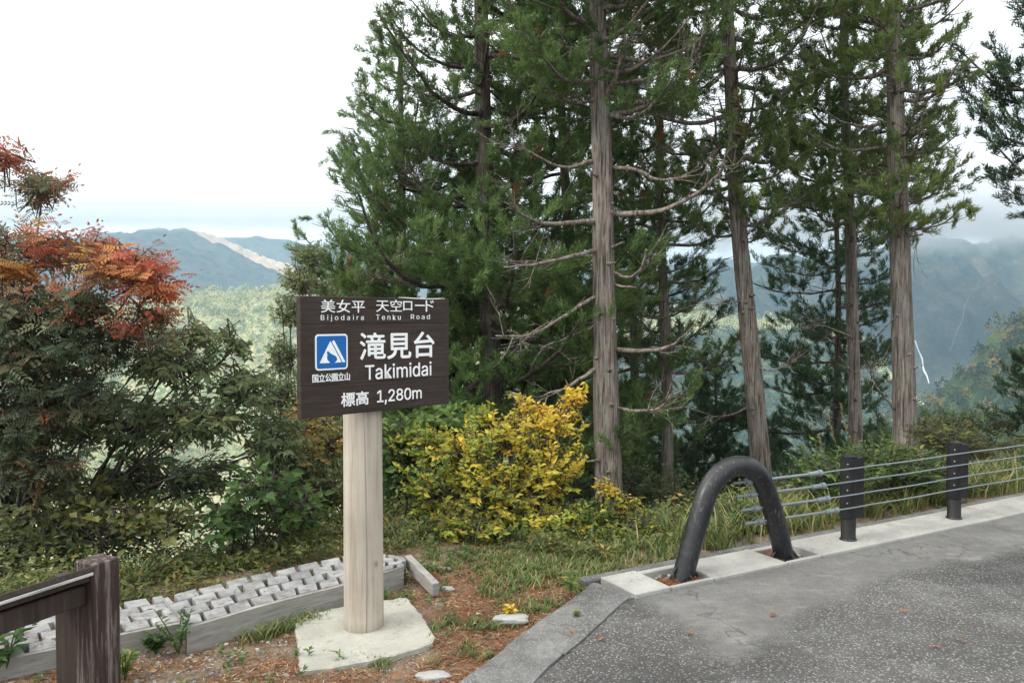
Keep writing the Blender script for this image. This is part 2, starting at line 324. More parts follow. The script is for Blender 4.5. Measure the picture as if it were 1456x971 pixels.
# ------------------------------------------------------------------ foliage helpers
def leaves(mb, P, D, Nn, L, W, tone, fold=.18, curl=0.0, mi=0):
    P = np.asarray(P, float); n = len(P)
    if n == 0: return
    D = nrm(D); X = nrm(np.cross(D, Nn)); Z = np.cross(X, D)
    L = np.broadcast_to(L, (n,))[:, None]; W = np.broadcast_to(W, (n,))[:, None]
    a = P; b = P + D * L * .42 + X * W * .5 + Z * W * fold; c = P + D * L - Z * L * curl; d = P + D * L * .42 - X * W * .5 + Z * W * fold
    V = np.stack([a, b, c, d], 1).reshape(-1, 3); i = np.arange(n)[:, None] * 4
    f = np.concatenate([i + [0, 1, 2], i + [0, 2, 3]], 1).reshape(-1, 3)
    mb.add(V, f, np.repeat(np.broadcast_to(tone, (n,)), 2), mi)
def rand_dir(n): return nrm(rng.normal(size=(n, 3)))
def tufts(mb, P, D, size, tone, n=46, wid=.013):
    """conifer sprays: every tuft is a bundle of thin needle-twigs along a short axis"""
    P = np.asarray(P, float); D = nrm(np.asarray(D, float)); m = len(P); size = np.broadcast_to(size, (m,))
    s = rng.random((m, n)); r = rng.normal(size=(m, n, 3)); side = nrm(r - (r * D[:, None]).sum(-1, keepdims=True) * D[:, None])
    wob = rng.normal(size=(m, n, 3)) * .13
    base = P[:, None] + D[:, None] * (s * size[:, None])[..., None] + wob * size[:, None, None] * .6
    up = np.array([0, 0, 1.])
    dr = nrm(D[:, None] * (.9 - .2 * s)[..., None] + side * .75 + up * .28 + wob)
    L = (size[:, None] * (.22 + .2 * rng.random((m, n)))).ravel()
    B = base.reshape(-1, 3); d = dr.reshape(-1, 3); X = nrm(np.cross(d, rng.normal(size=d.shape)))
    w = wid * (.6 + .8 * rng.random(len(B)))[:, None]
    V = np.stack([B - X * w, B + X * w, B + d * L[:, None]], 1).reshape(-1, 3)
    f = np.arange(len(B) * 3).reshape(-1, 3)
    mb.add(V, f, np.clip(np.repeat(np.broadcast_to(tone, (m,)), n) + rng.normal(0, .05, m * n) * (np.repeat(np.broadcast_to(tone, (m,)), n) < .9), 0, 1))

def conifer(label, trunk, r0, env, zlo, ztop, nlimb, mat='needle', bark='bark', name='cedar_tree', group='cedar trees on the bank', tsize=.26, limbs=None, seed=1, tone=.45, tsp=.15, barelo=None, keep=None, nsp=96, spread=.5, subd=.22, wid=.0075, upturn=.35, droop=.12, gap=.40):
    global rng
    rng = np.random.default_rng(seed)
    tr = crom(trunk, 8); base = tr[0]
    T = thing(name, base, label, 'tree', group)
    k = len(tr); zz = tr[:, 2]; H = zz[-1] - zz[0]
    rad = r0 * (1 - .75 * ((zz - zz[0]) / H)) + r0 * .35 * np.exp(-(zz - zz[0]) / .5)
    mb = MB(); n = 20
    # bark ridges on the trunk
    P = tr; a = np.arange(n) * 2 * math.pi / n
    rr = rad[:, None] * (1 + .05 * np.sin(a * 5 + seed) + .035 * rng.normal(size=n)[None] + .02 * rng.normal(size=(k, n)))
    V = P[:, None] + np.stack([rr * np.cos(a), rr * np.sin(a), 0 * rr], -1)
    i = np.arange(k - 1)[:, None] * n; j = np.arange(n)[None]; j2 = (j + 1) % n
    mb.add(V.reshape(-1, 3), np.stack([i + j, i + j2, i + n + j2, i + n + j], -1).reshape(-1, 4))
    tp, td, tt = [], [], []
    for _ in range(14):          # short broken stubs and knots
        z_ = zz[0] + H * rng.uniform(.03, .6); c_ = np.array([np.interp(z_, zz, tr[:, 0]), np.interp(z_, zz, tr[:, 1]), z_]); r_k = float(np.interp(z_, zz, rad)); a_k = rng.uniform(-2.6, -.5)
        dk = np.array([math.cos(a_k), math.sin(a_k), rng.uniform(-.1, .3)]); lk = rng.choice([.03, .05, .12, .22]); mb.tube([c_ + dk * r_k * .8, c_ + dk * (r_k + .02), c_ + dk * (r_k + lk)], [.038, .024, .012], 7)
    def trunk_at(z): return np.array([np.interp(z, zz, tr[:, 0]), np.interp(z, zz, tr[:, 1]), z]), float(np.interp(z, zz, rad))
    az = rng.random() * 6.28
    for q in range(nlimb):
        u = (q + rng.random()) / nlimb; z = zlo + (ztop - zlo) * u; az += 2.4 + rng.normal(0, .35)
        p0, rt = trunk_at(z); L = env(z) * rng.uniform(.62, 1.08)
        if L < .15: continue
        dh = np.array([math.cos(az), math.sin(az), 0])
        if keep is not None:
            for _ in range(9):
                if keep(p0 + dh * L * 1.05): break
                L *= .84
            else: continue
        s = np.linspace(0, 1, 9)[:, None]; lat = np.array([-dh[1], dh[0], 0]) * rng.normal(0, .14)
        pts = p0 + dh * s * L + lat * L * s ** 2 + np.array([0, 0, 1.]) * L * (-droop * np.sin(s * math.pi * .8) + upturn * s ** 2.6) + np.cumsum(rng.normal(0, .012 * L, (9, 3)), 0)
        rb = min(rt * .42, .012 + .017 * L)
        mb.tube(pts, rb * (1 - .8 * s[:, 0]) + .004, 6, cap=False)
        # side branches
        m = max(3, int(L / subd)); ss = np.linspace(.12, 1, m + 1)
        for jx, sv in enumerate(ss):
            c = np.array([np.interp(sv, s[:, 0], pts[:, x]) for x in range(3)])
            sgn = 1 if jx % 2 else -1
            for rep in range(2):
                bl = (spread * L * (1.1 - sv) + .22) * rng.uniform(.5, 1.15)
                bd = nrm(dh * (.75 + .4 * sv) + np.array([-dh[1], dh[0], 0]) * sgn * rng.uniform(.5, 1.3) + np.array([0, 0, rng.uniform(-.15, .5)]))
                sgn = -sgn
                e = c + bd * bl + np.array([0, 0, .18 * bl]); mid = (c + e) / 2 - np.array([0, 0, .05 * bl])
                mb.tube(crom([c, mid, e], 2), [.009, .007, .005, .004, .003], 4, cap=False)
                nt = max(1, int(bl / tsp))
                for w in np.linspace(.35 if bl > .4 else .6, 1, nt):
                    tp.append(c + (e - c) * w + rng.normal(0, .06, 3)); td.append(bd * .55 + rng.normal(0, .5, 3) + np.array([0, 0, .6]))
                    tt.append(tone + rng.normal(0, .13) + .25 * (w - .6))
        tp.append(pts[-1]); td.append(dh * .6 + np.array([0, 0, .6])); tt.append(tone + .2)
    tp = np.array(tp); td = np.array(td); tt = np.clip(np.array(tt), 0, .9)
    tt = np.where(rng.random(len(tt)) < .014, .99, tt)
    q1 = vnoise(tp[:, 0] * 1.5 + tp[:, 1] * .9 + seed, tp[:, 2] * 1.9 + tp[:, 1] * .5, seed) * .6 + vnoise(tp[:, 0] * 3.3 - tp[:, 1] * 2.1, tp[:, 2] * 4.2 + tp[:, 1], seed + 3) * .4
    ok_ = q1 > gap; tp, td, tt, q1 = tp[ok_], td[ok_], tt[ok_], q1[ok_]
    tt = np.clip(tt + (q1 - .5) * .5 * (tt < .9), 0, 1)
    mb.build('trunk', MAT[bark], T, smooth=True)
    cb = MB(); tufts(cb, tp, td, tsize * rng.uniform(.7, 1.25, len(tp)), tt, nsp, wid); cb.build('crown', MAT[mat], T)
    for lb in (limbs or []):
        pts = crom(lb['p'], 6); kk = len(pts); l = MB(); s = np.linspace(0, 1, kk)
        l.tube(pts + np.cumsum(rng.normal(0, .006, (kk, 3)), 0), lb['r'] * .8 * (1 - .75 * s) + .003, 8)
        for w in range(int(lb.get('tw', 0) * 2)):      # bare twigs
            i0 = int(kk * rng.uniform(.45, .95)); d = nrm(pts[min(i0 + 1, kk - 1)] - pts[i0 - 1]) + rng.normal(0, .45, 3); d = nrm(d)
            ln = rng.uniform(.2, .65); q = pts[i0]; tw_ = crom([q, q + d * ln * .5 + rng.normal(0, .03, 3), q + d * ln + [0, 0, rng.uniform(-.15, .25) * ln]], 3); l.tube(tw_, np.linspace(.007, .002, 7), 5, cap=False)
            for _q in range(2): d2 = nrm(d + rng.normal(0, .6, 3)); b2 = tw_[rng.integers(2, 6)]; l.tube([b2, b2 + d2 * ln * .2, b2 + d2 * ln * .42 + [0, 0, .02]], [.004, .003, .0015], 4, cap=False)
        l.build('limb', MAT['dead'], T, smooth=True)
    return T

def inside(p):      # the crowns end here on the valley side: wind-clipped edge of the stand
    q = np.asarray(p) - [0, 0, CAMZ]; yy = q[1] * cp - q[2] * sp; zz_ = q[1] * sp + q[2] * cp
    px = 728 + F * q[0] / yy; py = 485.5 - F * zz_ / yy
    return px > np.interp(py, [-300, 0, 100, 240, 330, 400, 560, 700], [640, 568, 515, 486, 445, 420, 405, 400]) + 22 * math.sin(py * .055) + 14 * math.sin(py * .13 + q[1] * 3)
def shrub(name, label, cat, base, clumps, mat, leaf=(.07, .03), group=None, twig=.35, per=9, tmat='twig', stems=3, seed=3, droop=0.0, compound=None, stem_r=.018, flat=.3, hub=None, loose=None, srads=(.35, 1)):
    """clumps: (centre, (rx,ry,rz), twigs, tone, tone_jitter)"""
    global rng
    rng = np.random.default_rng(seed); base = np.asarray(base, float)
    T = thing(name, base, label, cat, group); wb = MB(); lb = MB()
    for ci, (c, r, nt, tn, tj) in enumerate(clumps):
        c = np.asarray(c, float); r = np.asarray(r, float); h = base if hub is None else np.asarray(hub, float)
        for _ in range(stems):
            e = c + rng.normal(0, .35, 3) * r; b = base + rng.normal(0, .08, 3) * [1, 1, 0]
            mid = b + (e - b) * .5 + np.array([0, 0, .16 * np.linalg.norm(e - b)]) * rng.uniform(-.2, 1) + rng.normal(0, .05, 3)
            if hub is not None: mid = mid * .6 + (h + rng.normal(0, .1, 3)) * .4
            pp = crom([b, mid, e], 7); wb.tube(pp, np.linspace(stem_r * rng.uniform(.7, 1.2), .005, len(pp)), 6, cap=False)
        d = rand_dir(nt); rr = rng.uniform(*srads, nt)[:, None] ** .6; P = c + d * rr * r
        out = nrm((P - c) / r + .35 * nrm(P - base) + [0, 0, .25 - droop] + rng.normal(0, .35, (nt, 3)))
        tl = twig * rng.uniform(.6, 1.2, nt)
        S = P - out * tl[:, None]
        for i in range(nt):
            a = S[i]; q = P[i]; m = (a + q) / 2 + [0, 0, .04]
            if rng.random() < .6: wb.tube(crom([c + (a - c) * .25, a, m, q], 2), np.linspace(.008, .002, 7), 4, cap=False)
            else: wb.tube([a, m, q], [.005, .004, .002], 4, cap=False)
        # leaves along the twigs
        u = np.tile(np.linspace(.15, 1, per), nt) ; I = np.repeat(np.arange(nt), per)
        A = S[I] + (P - S)[I] * u[:, None]; od = out[I]
        sd = nrm(np.cross(od, [0, 0, 1]) + 1e-6) * np.where(np.tile(np.arange(per), nt) % 2, 1, -1)[:, None]
        D = nrm(od * .55 + sd * .8 + rng.normal(0, .3, (len(A), 3)) + np.array([0, 0, -droop * 1.2]))
        oh = od * [1, 1, .3]; Nn = nrm(np.array([0, 0, .6]) + rng.normal(0, flat, (len(A), 3)) + .9 * oh)
        tone = np.clip(tn + np.repeat(rng.normal(0, tj, nt), per) + rng.normal(0, tj * .5, len(A)), 0, 1)
        sz = rng.uniform(.6, 1.2, len(A))
        if compound:
            kf, ll, lw = compound; RL = leaf[0] * sz
            for q in range(kf):
                fq = (q // 2 + .8) / ((kf + 1) // 2 + .3); side = 1 if q % 2 else -1
                X = nrm(np.cross(D, Nn)) * side
                if q == kf - 1: B = A + D * RL[:, None]; dd = D
                else: B = A + D * (RL * fq)[:, None] - np.array([0, 0, .25]) * (RL * fq * fq)[:, None]; dd = nrm(D * .5 + X * .9 - [0, 0, .15])
                leaves(lb, B, dd, Nn, ll * sz, lw * sz, tone)
        else: leaves(lb, A, D, Nn, leaf[0] * sz, leaf[1] * sz, tone, curl=.12)
    wb.build('stem', MAT[tmat], T, smooth=True); lb.build('crown', MAT[mat], T)
    return T

# ================================================================== GROUND
def xk(y): return np.interp(y, [-8, 1.2, 4.34, 4.76, 5.38, 6.07, 6.5], [-9, -2.0, -.23, -.013, .343, .753, 1.1])
_gz = gz
def gz(x, y):
    x = np.asarray(x, float); y = np.asarray(y, float)
    z = _gz(x, y); k = np.clip((x - xk(y) + .1) / .25, 0, 1) * (y < 6.6) * (y < yedge(x) + .2)
    return z * (1 - k) - .03 * k
r_ = np.concatenate([[0.01], np.geomspace(.4, 3.6, 16), np.geomspace(3.7, 9, 120), np.geomspace(9.2, 620, 90)]); a_ = np.concatenate([np.linspace(-.75, .75, 330), np.linspace(.78, 2 * math.pi - .78, 60)])
R_, A_ = np.meshgrid(r_, a_, indexing='ij'); gx = R_ * np.sin(A_); gy = R_ * np.cos(A_)
gb = MB(); n1, n2 = R_.shape; V = np.stack([gx, gy, gz(gx, gy)], -1).reshape(-1, 3)
i = np.arange(n1 - 1)[:, None] * n2; j = np.arange(n2)[None]; j2 = (j + 1) % n2
gb.add(V, np.stack([i + j, i + n2 + j, i + n2 + j2, i + j2], -1).reshape(-1, 4)[:, ::-1])
tag(gb.build('ground', MAT['soil'], smooth=True), kind='structure')
# a wide valley floor that reaches the horizon
vb = MB(); vb.add([(-3000, -1000, -292), (3000, -1000, -292), (3000, 3600, -292), (-3000, 3600, -292)], [(0, 1, 2, 3)])
tag(vb.build('valley_floor', MAT['far_forest']), kind='structure')

def sheet(name, poly, z, mat, jit=0, seg=.05):
    P = np.array(poly, float); out = []
    for a, b in zip(P, np.roll(P, -1, 0)):
        m = max(1, int(np.linalg.norm(b - a) / seg)) if jit else 1
        for t in range(m): out.append(a + (b - a) * t / m)
    out = np.array(out)
    if jit: out = out + np.stack([fbm(out[:, 0] * 6, out[:, 1] * 6, 3, 21), fbm(out[:, 0] * 6, out[:, 1] * 6, 3, 31)], -1) * jit
    m = MB(); m.prism(out, z - .01, z); return m.build(name, mat)
O2 = np.array([.868, 5.54]); E2 = nrm(np.array([.874, .486])); N2 = np.array([-E2[1], E2[0]])
def rw(u, v, z=None):
    p = O2 + E2 * u + N2 * v; return p if z is None else np.array([p[0], p[1], z])
inner = [(-8.2, -8), (-1.4, 1.2), (.16, 4.34), (.314, 4.61), (.542, 5.02), (.79, 5.49)]
outer = [(-9, -8), (-2.0, 1.2), (-.23, 4.34), (-.013, 4.76), (.343, 5.38), (.60, 5.84)]
tag(sheet('road', inner + [tuple(rw(0, -.004)), tuple(rw(60, -.004)), (70, -8)], .012, MAT['asphalt']), kind='structure')
pp = [gnd(x, y)[:2] for x, y in [(1456, 786), (1400, 800), (1340, 803), (1290, 815), (1245, 826), (1205, 846), (1160, 868), (1118, 893), (1075, 925), (1040, 945), (1012, 938), (1000, 915), (975, 893), (940, 874)]]
pw = np.array([rw(.03, .1), rw(22, .1), rw(22, -1.2), rw(8, -1.05)] + pp)
def sdist(P, poly):
    A = poly; B = np.roll(poly, -1, 0); d = np.full(len(P), 1e9); ins = np.zeros(len(P), bool)
    for a, b in zip(A, B):
        ab = b - a; t = np.clip(((P - a) @ ab) / (ab @ ab), 0, 1); d = np.minimum(d, np.linalg.norm(P - a - t[:, None] * ab, axis=1))
        c = ((a[1] > P[:, 1]) != (b[1] > P[:, 1])) & (P[:, 0] < (b[0] - a[0]) * (P[:, 1] - a[1]) / (b[1] - a[1] + 1e-12) + a[0]); ins ^= c
    return np.where(ins, d, -d)
ug = np.r_[np.linspace(-1.4, 7, 200), np.linspace(7.2, 22, 40)]; vg = np.linspace(-.004, -2.1, 70); UG, VG = np.meshgrid(ug, vg, indexing='ij')
VG = VG + np.minimum(UG, 0) * .62 - .03 * (UG < 0); PG = O2 + UG[..., None] * E2 + VG[..., None] * N2; m = MB(); n2 = len(vg); i = np.arange(len(ug) - 1)[:, None] * n2; j = np.arange(n2 - 1)[None]
m.add(np.concatenate([PG, np.full(PG.shape[:2] + (1,), .016)], -1).reshape(-1, 3), np.stack([i + j, i + j + 1, i + n2 + j + 1, i + n2 + j], -1).reshape(-1, 4)[:, ::-1])
# widen the patch grid beyond the pointed lower corner of the smooth area
po = m.build('road_patch', MAT['patched']); tag(po, kind='structure')
pa = po.data.attributes.new('patch', 'FLOAT', 'POINT'); pa.data.foreach_set('value', np.clip(.5 + sdist(PG.reshape(-1, 2), pw) * 1.6, 0, 1).astype(np.float32))
# kerb strip, rounded left part + narrow lip behind the concrete band
kb = MB(); kp = np.array(outer + [tuple(rw(-.14, .36))] ); ki = np.array(inner + [tuple(rw(-.012, 0.0))])
def strip(mb, A, B, z, seg=.06, drop=.06):
    A = crom(np.c_[A, np.zeros(len(A))], 10)[:, :2]; B = crom(np.c_[B, np.zeros(len(B))], 10)[:, :2]
    def res(P, n):
        s = np.r_[0, np.cumsum(np.linalg.norm(np.diff(P, axis=0), axis=1))]; t = np.linspace(0, s[-1], n); return np.c_[np.interp(t, s, P[:, 0]), np.interp(t, s, P[:, 1])]
    n = 260; A = res(A, n); B = res(B, n); m = 8
    G = A[:, None] + (B - A)[:, None] * np.linspace(0, 1, m)[None, :, None]
    w = np.zeros((n, m)); w[:, 0] = w[:, -1] = 1
    jx = fbm(G[..., 0] * 9, G[..., 1] * 9, 3, 4) * .02; G = G + (jx * w)[..., None]
    Z = z + .006 * fbm(G[..., 0] * 5, G[..., 1] * 5, 3, 8) - .012 * w
    V = np.concatenate([G, Z[..., None]], -1)
    V = np.concatenate([np.concatenate([G[:, :1], np.full((n, 1, 1), z - drop)], -1), V, np.concatenate([G[:, -1:], np.full((n, 1, 1), z - drop)], -1)], 1)
    M = m + 2; i = np.arange(n - 1)[:, None] * M; j = np.arange(M - 1)[None]
    mb.add(V.reshape(-1, 3), np.stack([i + j, i + j + 1, i + M + j + 1, i + M + j], -1).reshape(-1, 4))
strip(kb, kp, ki, .036)
tag(kb.build('kerb', MAT['kerb'], smooth=False), kind='structure')
kb = MB()
us = [-.13, .25, .9, 1.5, 2.3, 3.3, 4.3, 5.4, 6.5, 8, 12, 20, 60]
for a, b in zip(us[:-1], us[1:]):
    c = rw((a + b) / 2, .478); kb.bbox([c[0], c[1], -.03], [b - a - .008, .10, .13], [[*E2, 0], [*N2, 0], [0, 0, 1]], .008)
tag(kb.build('kerb_lip', MAT['kerb']), kind='structure')
cb = MB(); AX = [[*E2, 0], [*N2, 0], [0, 0, 1]]
def cbox(u0, u1, v0, v1, z1=.042):
    c = rw((u0 + u1) / 2, (v0 + v1) / 2); cb.bbox([c[0], c[1], (z1 - .11) / 2], [u1 - u0 - .006, v1 - v0, z1 + .11], AX, .006)
cbox(0, .33, .0, .425, .046)
for a, b in ((.33, .75), (1.53, 1.93)):
    cbox(a, b, 0, .035); cbox(a, b, .365, .425, .036)
cbox(.75, 1.53, 0, .425, .04)
uu = [1.93, 3.1, 4.6, 6.2, 8, 10, 13, 17, 25, 60]
for a, b in zip(uu[:-1], uu[1:]): cbox(a, b, 0, .425, .04 + .002 * (int(a * 7) % 3))
tag(cb.build('concrete_band', MAT['concrete']), kind='structure')

# ================================================================== GUARDRAIL
base = rw(2.5, .2, .04)
G = thing('cable_guardrail', base, 'black steel guardrail with an arched end pipe and four grey cables along the road edge', 'guardrail')
FV = .19; U1, U2 = .57, 1.72
def arch(s, z, dv=0): return rw(U1 + s * (U2 - U1) / 1.18, FV + dv, z)
ap = [arch(*q) for q in [(0, -.06), (.04, .04), (.145, .32), (.25, .58), (.30, .665), (.37, .74), (.47, .796), (.59, .817), (.71, .80), (.81, .75), (.885, .67), (.94, .57), (1.05, .32), (1.145, .04), (1.18, -.06)]]
m = MB(); m.tube(crom(ap, 8), .081, 28, cap=False); endp = m.build('end_pipe', MAT['black'], G, smooth=True)
for s0, sg in ((.035, 1), (1.145, -1)):
    m = MB()
    for dv, du in ((0, -sg), (.0, sg), (-.075, 0), (.075, 0)):
        c = arch(s0 + du * .12, .02, dv * 1.2); d = (E2 * du + N2 * np.sign(dv)); d = d / (np.linalg.norm(d) + 1e-9); pr = np.array([-d[1], d[0]])
        q = c[:2]; a = q - d * .06; b = q + d * .05
        P = [(*(a + pr * t), z) for t in (-.004, .004) for z in (-.03, .11)] + [(*(b + pr * t), z) for t in (-.004, .004) for z in (-.03, -.005)]
        m.add(P, [(0, 1, 3, 2), (4, 6, 7, 5), (0, 4, 5, 1), (2, 3, 7, 6), (1, 5, 7, 3), (0, 2, 6, 4)])
    c = arch(s0 - .03 * sg, -.018); m.bbox(c, [.34, .27, .012], AX, .002)
    m.build('foot_plate', MAT['black'], G)
CZ = [.684, .573, .456, .343]; PU = [2.5, 4.04, 5.6]
for k, u in enumerate(PU):
    v = .20; m = MB(); c = rw(u, v)
    P = np.array([[*c, z] for z in (-.05, .04, .05, .77)]); m.tube(P, [.072, .072, .062, .062], 22, cap=False)
    m.tube([[*c, .768], [*c, .782], [*c, .79]], [.064, .06, .03], 22); post = m.build('post', MAT['matt'], G, smooth=True)
    m = MB(); th = np.linspace(math.pi * .5, math.pi * 1.5, 12)   # sleeve: rounded at one side, flat plate at the other
    out = [c + E2 * (.066 * math.cos(t) - .012) + N2 * .068 * math.sin(t) for t in th] + [c + E2 * .112 - N2 * .066, c + E2 * .119 - N2 * .05, c + E2 * .119 + N2 * .05, c + E2 * .112 + N2 * .066]
    m.prism(out, .245, .765); m.build('sleeve', MAT['matt'], G)
    for z in CZ:
        bdv = nrm(-E2 * .8 - N2 * .55); q = c - E2 * .012 + bdv * .066; m = MB(); m.tube([[*(q - bdv * .008), z + .035], [*(q + bdv * .004), z + .035]], .0065, 8)
        m.build('bolt', MAT['bolt'], G)
    m = MB(); q = rw(u, v, .047); m.tube([q - [0, 0, .008], q, q + [0, 0, .008]], [.074, .074, .068], 20); m.build('collar', MAT['black'], G)
TU = [1.99, 2.03, 2.09, 2.2]
for k, z in enumerate(CZ):
    s_leg = 1.18 - .24 * z / .6; ul = U1 + s_leg * (U2 - U1) / 1.18
    fv = .20 - .074
    rod0 = rw(ul - .30, FV + .035, z - .012); rod1 = rw(TU[k], .145, z - .002)
    m = MB(); m.tube([rod0, rod0 + (rod1 - rod0) * .5, rod1], .0108, 10)
    d = nrm(rod1 - rod0)
    for q, L, r in ((rod0 + d * .15, .05, .026), (rod1 - d * .01, .1, .02), (rod1 + d * .06, .035, .027)):
        m.tube([q - d * L / 2, q + d * L / 2], r, 10)
    m.build('cable_end', MAT['galv'], G, smooth=False)
    pts = [rod1 + d * .05, rw(2.36, fv + .004, z), rw(2.5, fv, z), rw(2.64, fv, z + .001)]
    for a, b in zip(PU[:-1], PU[1:]):
        pts += [rw(a + .25, fv + .004, z), rw((a + b) / 2, fv + .006, z - .006), rw(b - .25, fv + .004, z), rw(b, fv, z)]
    pts += [rw(9, fv, z), rw(16, fv, z)]
    m = MB(); m.tube(crom(pts, 4), .0068, 8); m.build('cable', MAT['galv'], G, smooth=True)
# gravel lying in the two pits
rng = np.random.default_rng(5); m = MB()
def stones(mb, P, S, tone=None):
    phi = (1 + 5 ** .5) / 2
    ico = nrm(np.array([(-1, phi, 0), (1, phi, 0), (-1, -phi, 0), (1, -phi, 0), (0, -1, phi), (0, 1, phi), (0, -1, -phi), (0, 1, -phi), (phi, 0, -1), (phi, 0, 1), (-phi, 0, -1), (-phi, 0, 1)], float))
    fc = np.array([(0, 11, 5), (0, 5, 1), (0, 1, 7), (0, 7, 10), (0, 10, 11), (1, 5, 9), (5, 11, 4), (11, 10, 2), (10, 7, 6), (7, 1, 8), (3, 9, 4), (3, 4, 2), (3, 2, 6), (3, 6, 8), (3, 8, 9), (4, 9, 5), (2, 4, 11), (6, 2, 10), (8, 6, 7), (9, 8, 1)])
    n = len(P); V = ico[None] * (1 + rng.normal(0, .14, (n, 12, 1))) * np.stack([S, S * rng.uniform(.6, 1, n), S * rng.uniform(.4, .7, n)], -1)[:, None]
    a = rng.random(n) * 6.28; c, s = np.cos(a)[:, None], np.sin(a)[:, None]
    V = np.stack([V[..., 0] * c - V[..., 1] * s, V[..., 0] * s + V[..., 1] * c, V[..., 2]], -1) + P[:, None]
    mb.add(V.reshape(-1, 3), (fc[None] + np.arange(n)[:, None, None] * 12).reshape(-1, 3), np.repeat(rng.random(n) if tone is None else tone, 20))
P = []
for a, b in ((.35, .73), (1.56, 1.91)):
    for _ in range(420): P.append(rw(rng.uniform(a, b), rng.uniform(.05, .36), rng.uniform(-.035, -.005)))
stones(m, np.array(P), rng.uniform(.006, .02, len(P))); 
def gravelmat():
    a = N('loose_gravel'); c = a.ramp(a.attr(), [(0, (.08, .075, .07)), (.4, (.18, .17, .155)), (.8, (.31, .295, .27)), (1, (.46, .44, .40))]); return a.fin(c, .9)
MAT['gravel'] = gravelmat()
tag(m.build('gravel', MAT['gravel']), kind='stuff')

# ================================================================== SIGN
Hb = .705; zl = F * Hb / 176; zr = F * Hb / 149
BL = np.array([(427 - 728) / F * zl, zl]); BR = np.array([(638.5 - 728) / F * zr, zr])
bd = nrm(BR - BL); bn = np.array([bd[1], -bd[0]]); BW = np.linalg.norm(BR - BL)
ztop = CAMZ + 29.5 / F * zl
def buv(px, py):
    d = ray(px, py); t = (BL @ bn) / (d[:2] @ bn); p = np.array([0, 0, CAMZ]) + d * t
    return float((p[:2] - BL) @ bd), float(p[2])
def bw(u, z, off=0.): p = BL + bd * u + bn * off; return np.array([p[0], p[1], z])
BAX = [[*bd, 0], [*bn, 0], [0, 0, 1]]
pu, _ = buv(514.5, 590); PR = .122
pc = BL + bd * (pu + .0) - bn * (.042 + PR)
# correct so that the post axis is seen at the photographed column
t_ = (514.5 - 728) / F
pu += (t_ * pc[1] - pc[0]) / (bd[0] - t_ * bd[1]); pc = BL + bd * pu - bn * (.042 + PR)
S = thing('roadside_sign', [pc[0], pc[1], 0], 'dark brown wooden viewpoint sign with white lettering on a thick round log post', 'sign')
rng = np.random.default_rng(11)
k = 40; zz = np.linspace(.015, ztop - .05, k); a = np.arange(240) * 2 * math.pi / 240
rr = PR * (1.03 - .05 * zz / 2)[:, None] * (1 + .012 * np.sin(a * 3 + 1)[None] + .006 * np.sin(a * 7 + zz[:, None]))
ang = math.atan2(-pc[1], -pc[0])
crack = np.exp(-((np.angle(np.exp(1j * (a[None] - ang - .15 - .05 * np.sin(zz[:, None] * 3))))) / .022) ** 2); crack2 = np.exp(-((np.angle(np.exp(1j * (a[None] - ang + .62 + .03 * np.sin(zz[:, None] * 5))))) / .018) ** 2) * (zz[:, None] < 1.1); rr = rr * (1 - .05 * crack2) * (1 - .09 * crack * (.3 + .7 * (np.sin(zz * 2.3 + .5) > -.3))[:, None])
rr[-1] *= .93
V = np.stack([pc[0] + rr * np.cos(a), pc[1] + rr * np.sin(a), np.broadcast_to(zz[:, None], rr.shape)], -1); m = MB(); n = 240
i = np.arange(k - 1)[:, None] * n; j = np.arange(n)[None]; j2 = (j + 1) % n
m.add(V.reshape(-1, 3), np.stack([i + j, i + j2, i + n + j2, i + n + j], -1).reshape(-1, 4)); m.s = None
m.add([[*pc, zz[-1]]], np.zeros((0, 3), int)); m.f.append(np.stack([(k - 1) * n + np.arange(n), (k - 1) * n + (np.arange(n) + 1) % n, np.full(n, k * n)], -1)); m.t.append(np.full(n, .5)); m.m.append(np.zeros(n))
post = m.build('post', MAT['post_wood'], S, smooth=True)
# concrete footing (irregular slab)
fp = [gnd(x, y, .022)[:2] for x, y in [(418, 886), (429, 952), (470, 948), (560, 930), (617, 912), (619, 904), (598, 872), (579, 848), (500, 858), (440, 872)]]
def dens(P, jit, seg=.05):
    out = []; P = np.array(P)
    for p, q in zip(P, np.roll(P, -1, 0)):
        mm = max(1, int(np.linalg.norm(q - p) / seg)); out += [p + (q - p) * t / mm for t in range(mm)]
    out = np.array(out); return out + rng.normal(0, jit, out.shape)
fo = dens(fp, .006); cen = fo.mean(0); m = MB()
m.prism(fo, -.12, .014); m2 = cen + (fo - cen) * .975
nn = len(fo); m.add(np.vstack([np.c_[fo, np.full(nn, .014)], np.c_[m2, np.full(nn, .022)]]), [(i, (i + 1) % nn, nn + (i + 1) % nn, nn + i) for i in range(nn)])
b0 = m.n; m.add(np.c_[m2, np.full(nn, .022)], np.zeros((0, 3), int)); m.f.append(('poly', [b0 + i for i in range(nn)])); m.t.append(np.array([.5])); m.m.append(np.array([0]))
m.build('concrete_footing', MAT['slab'], S)
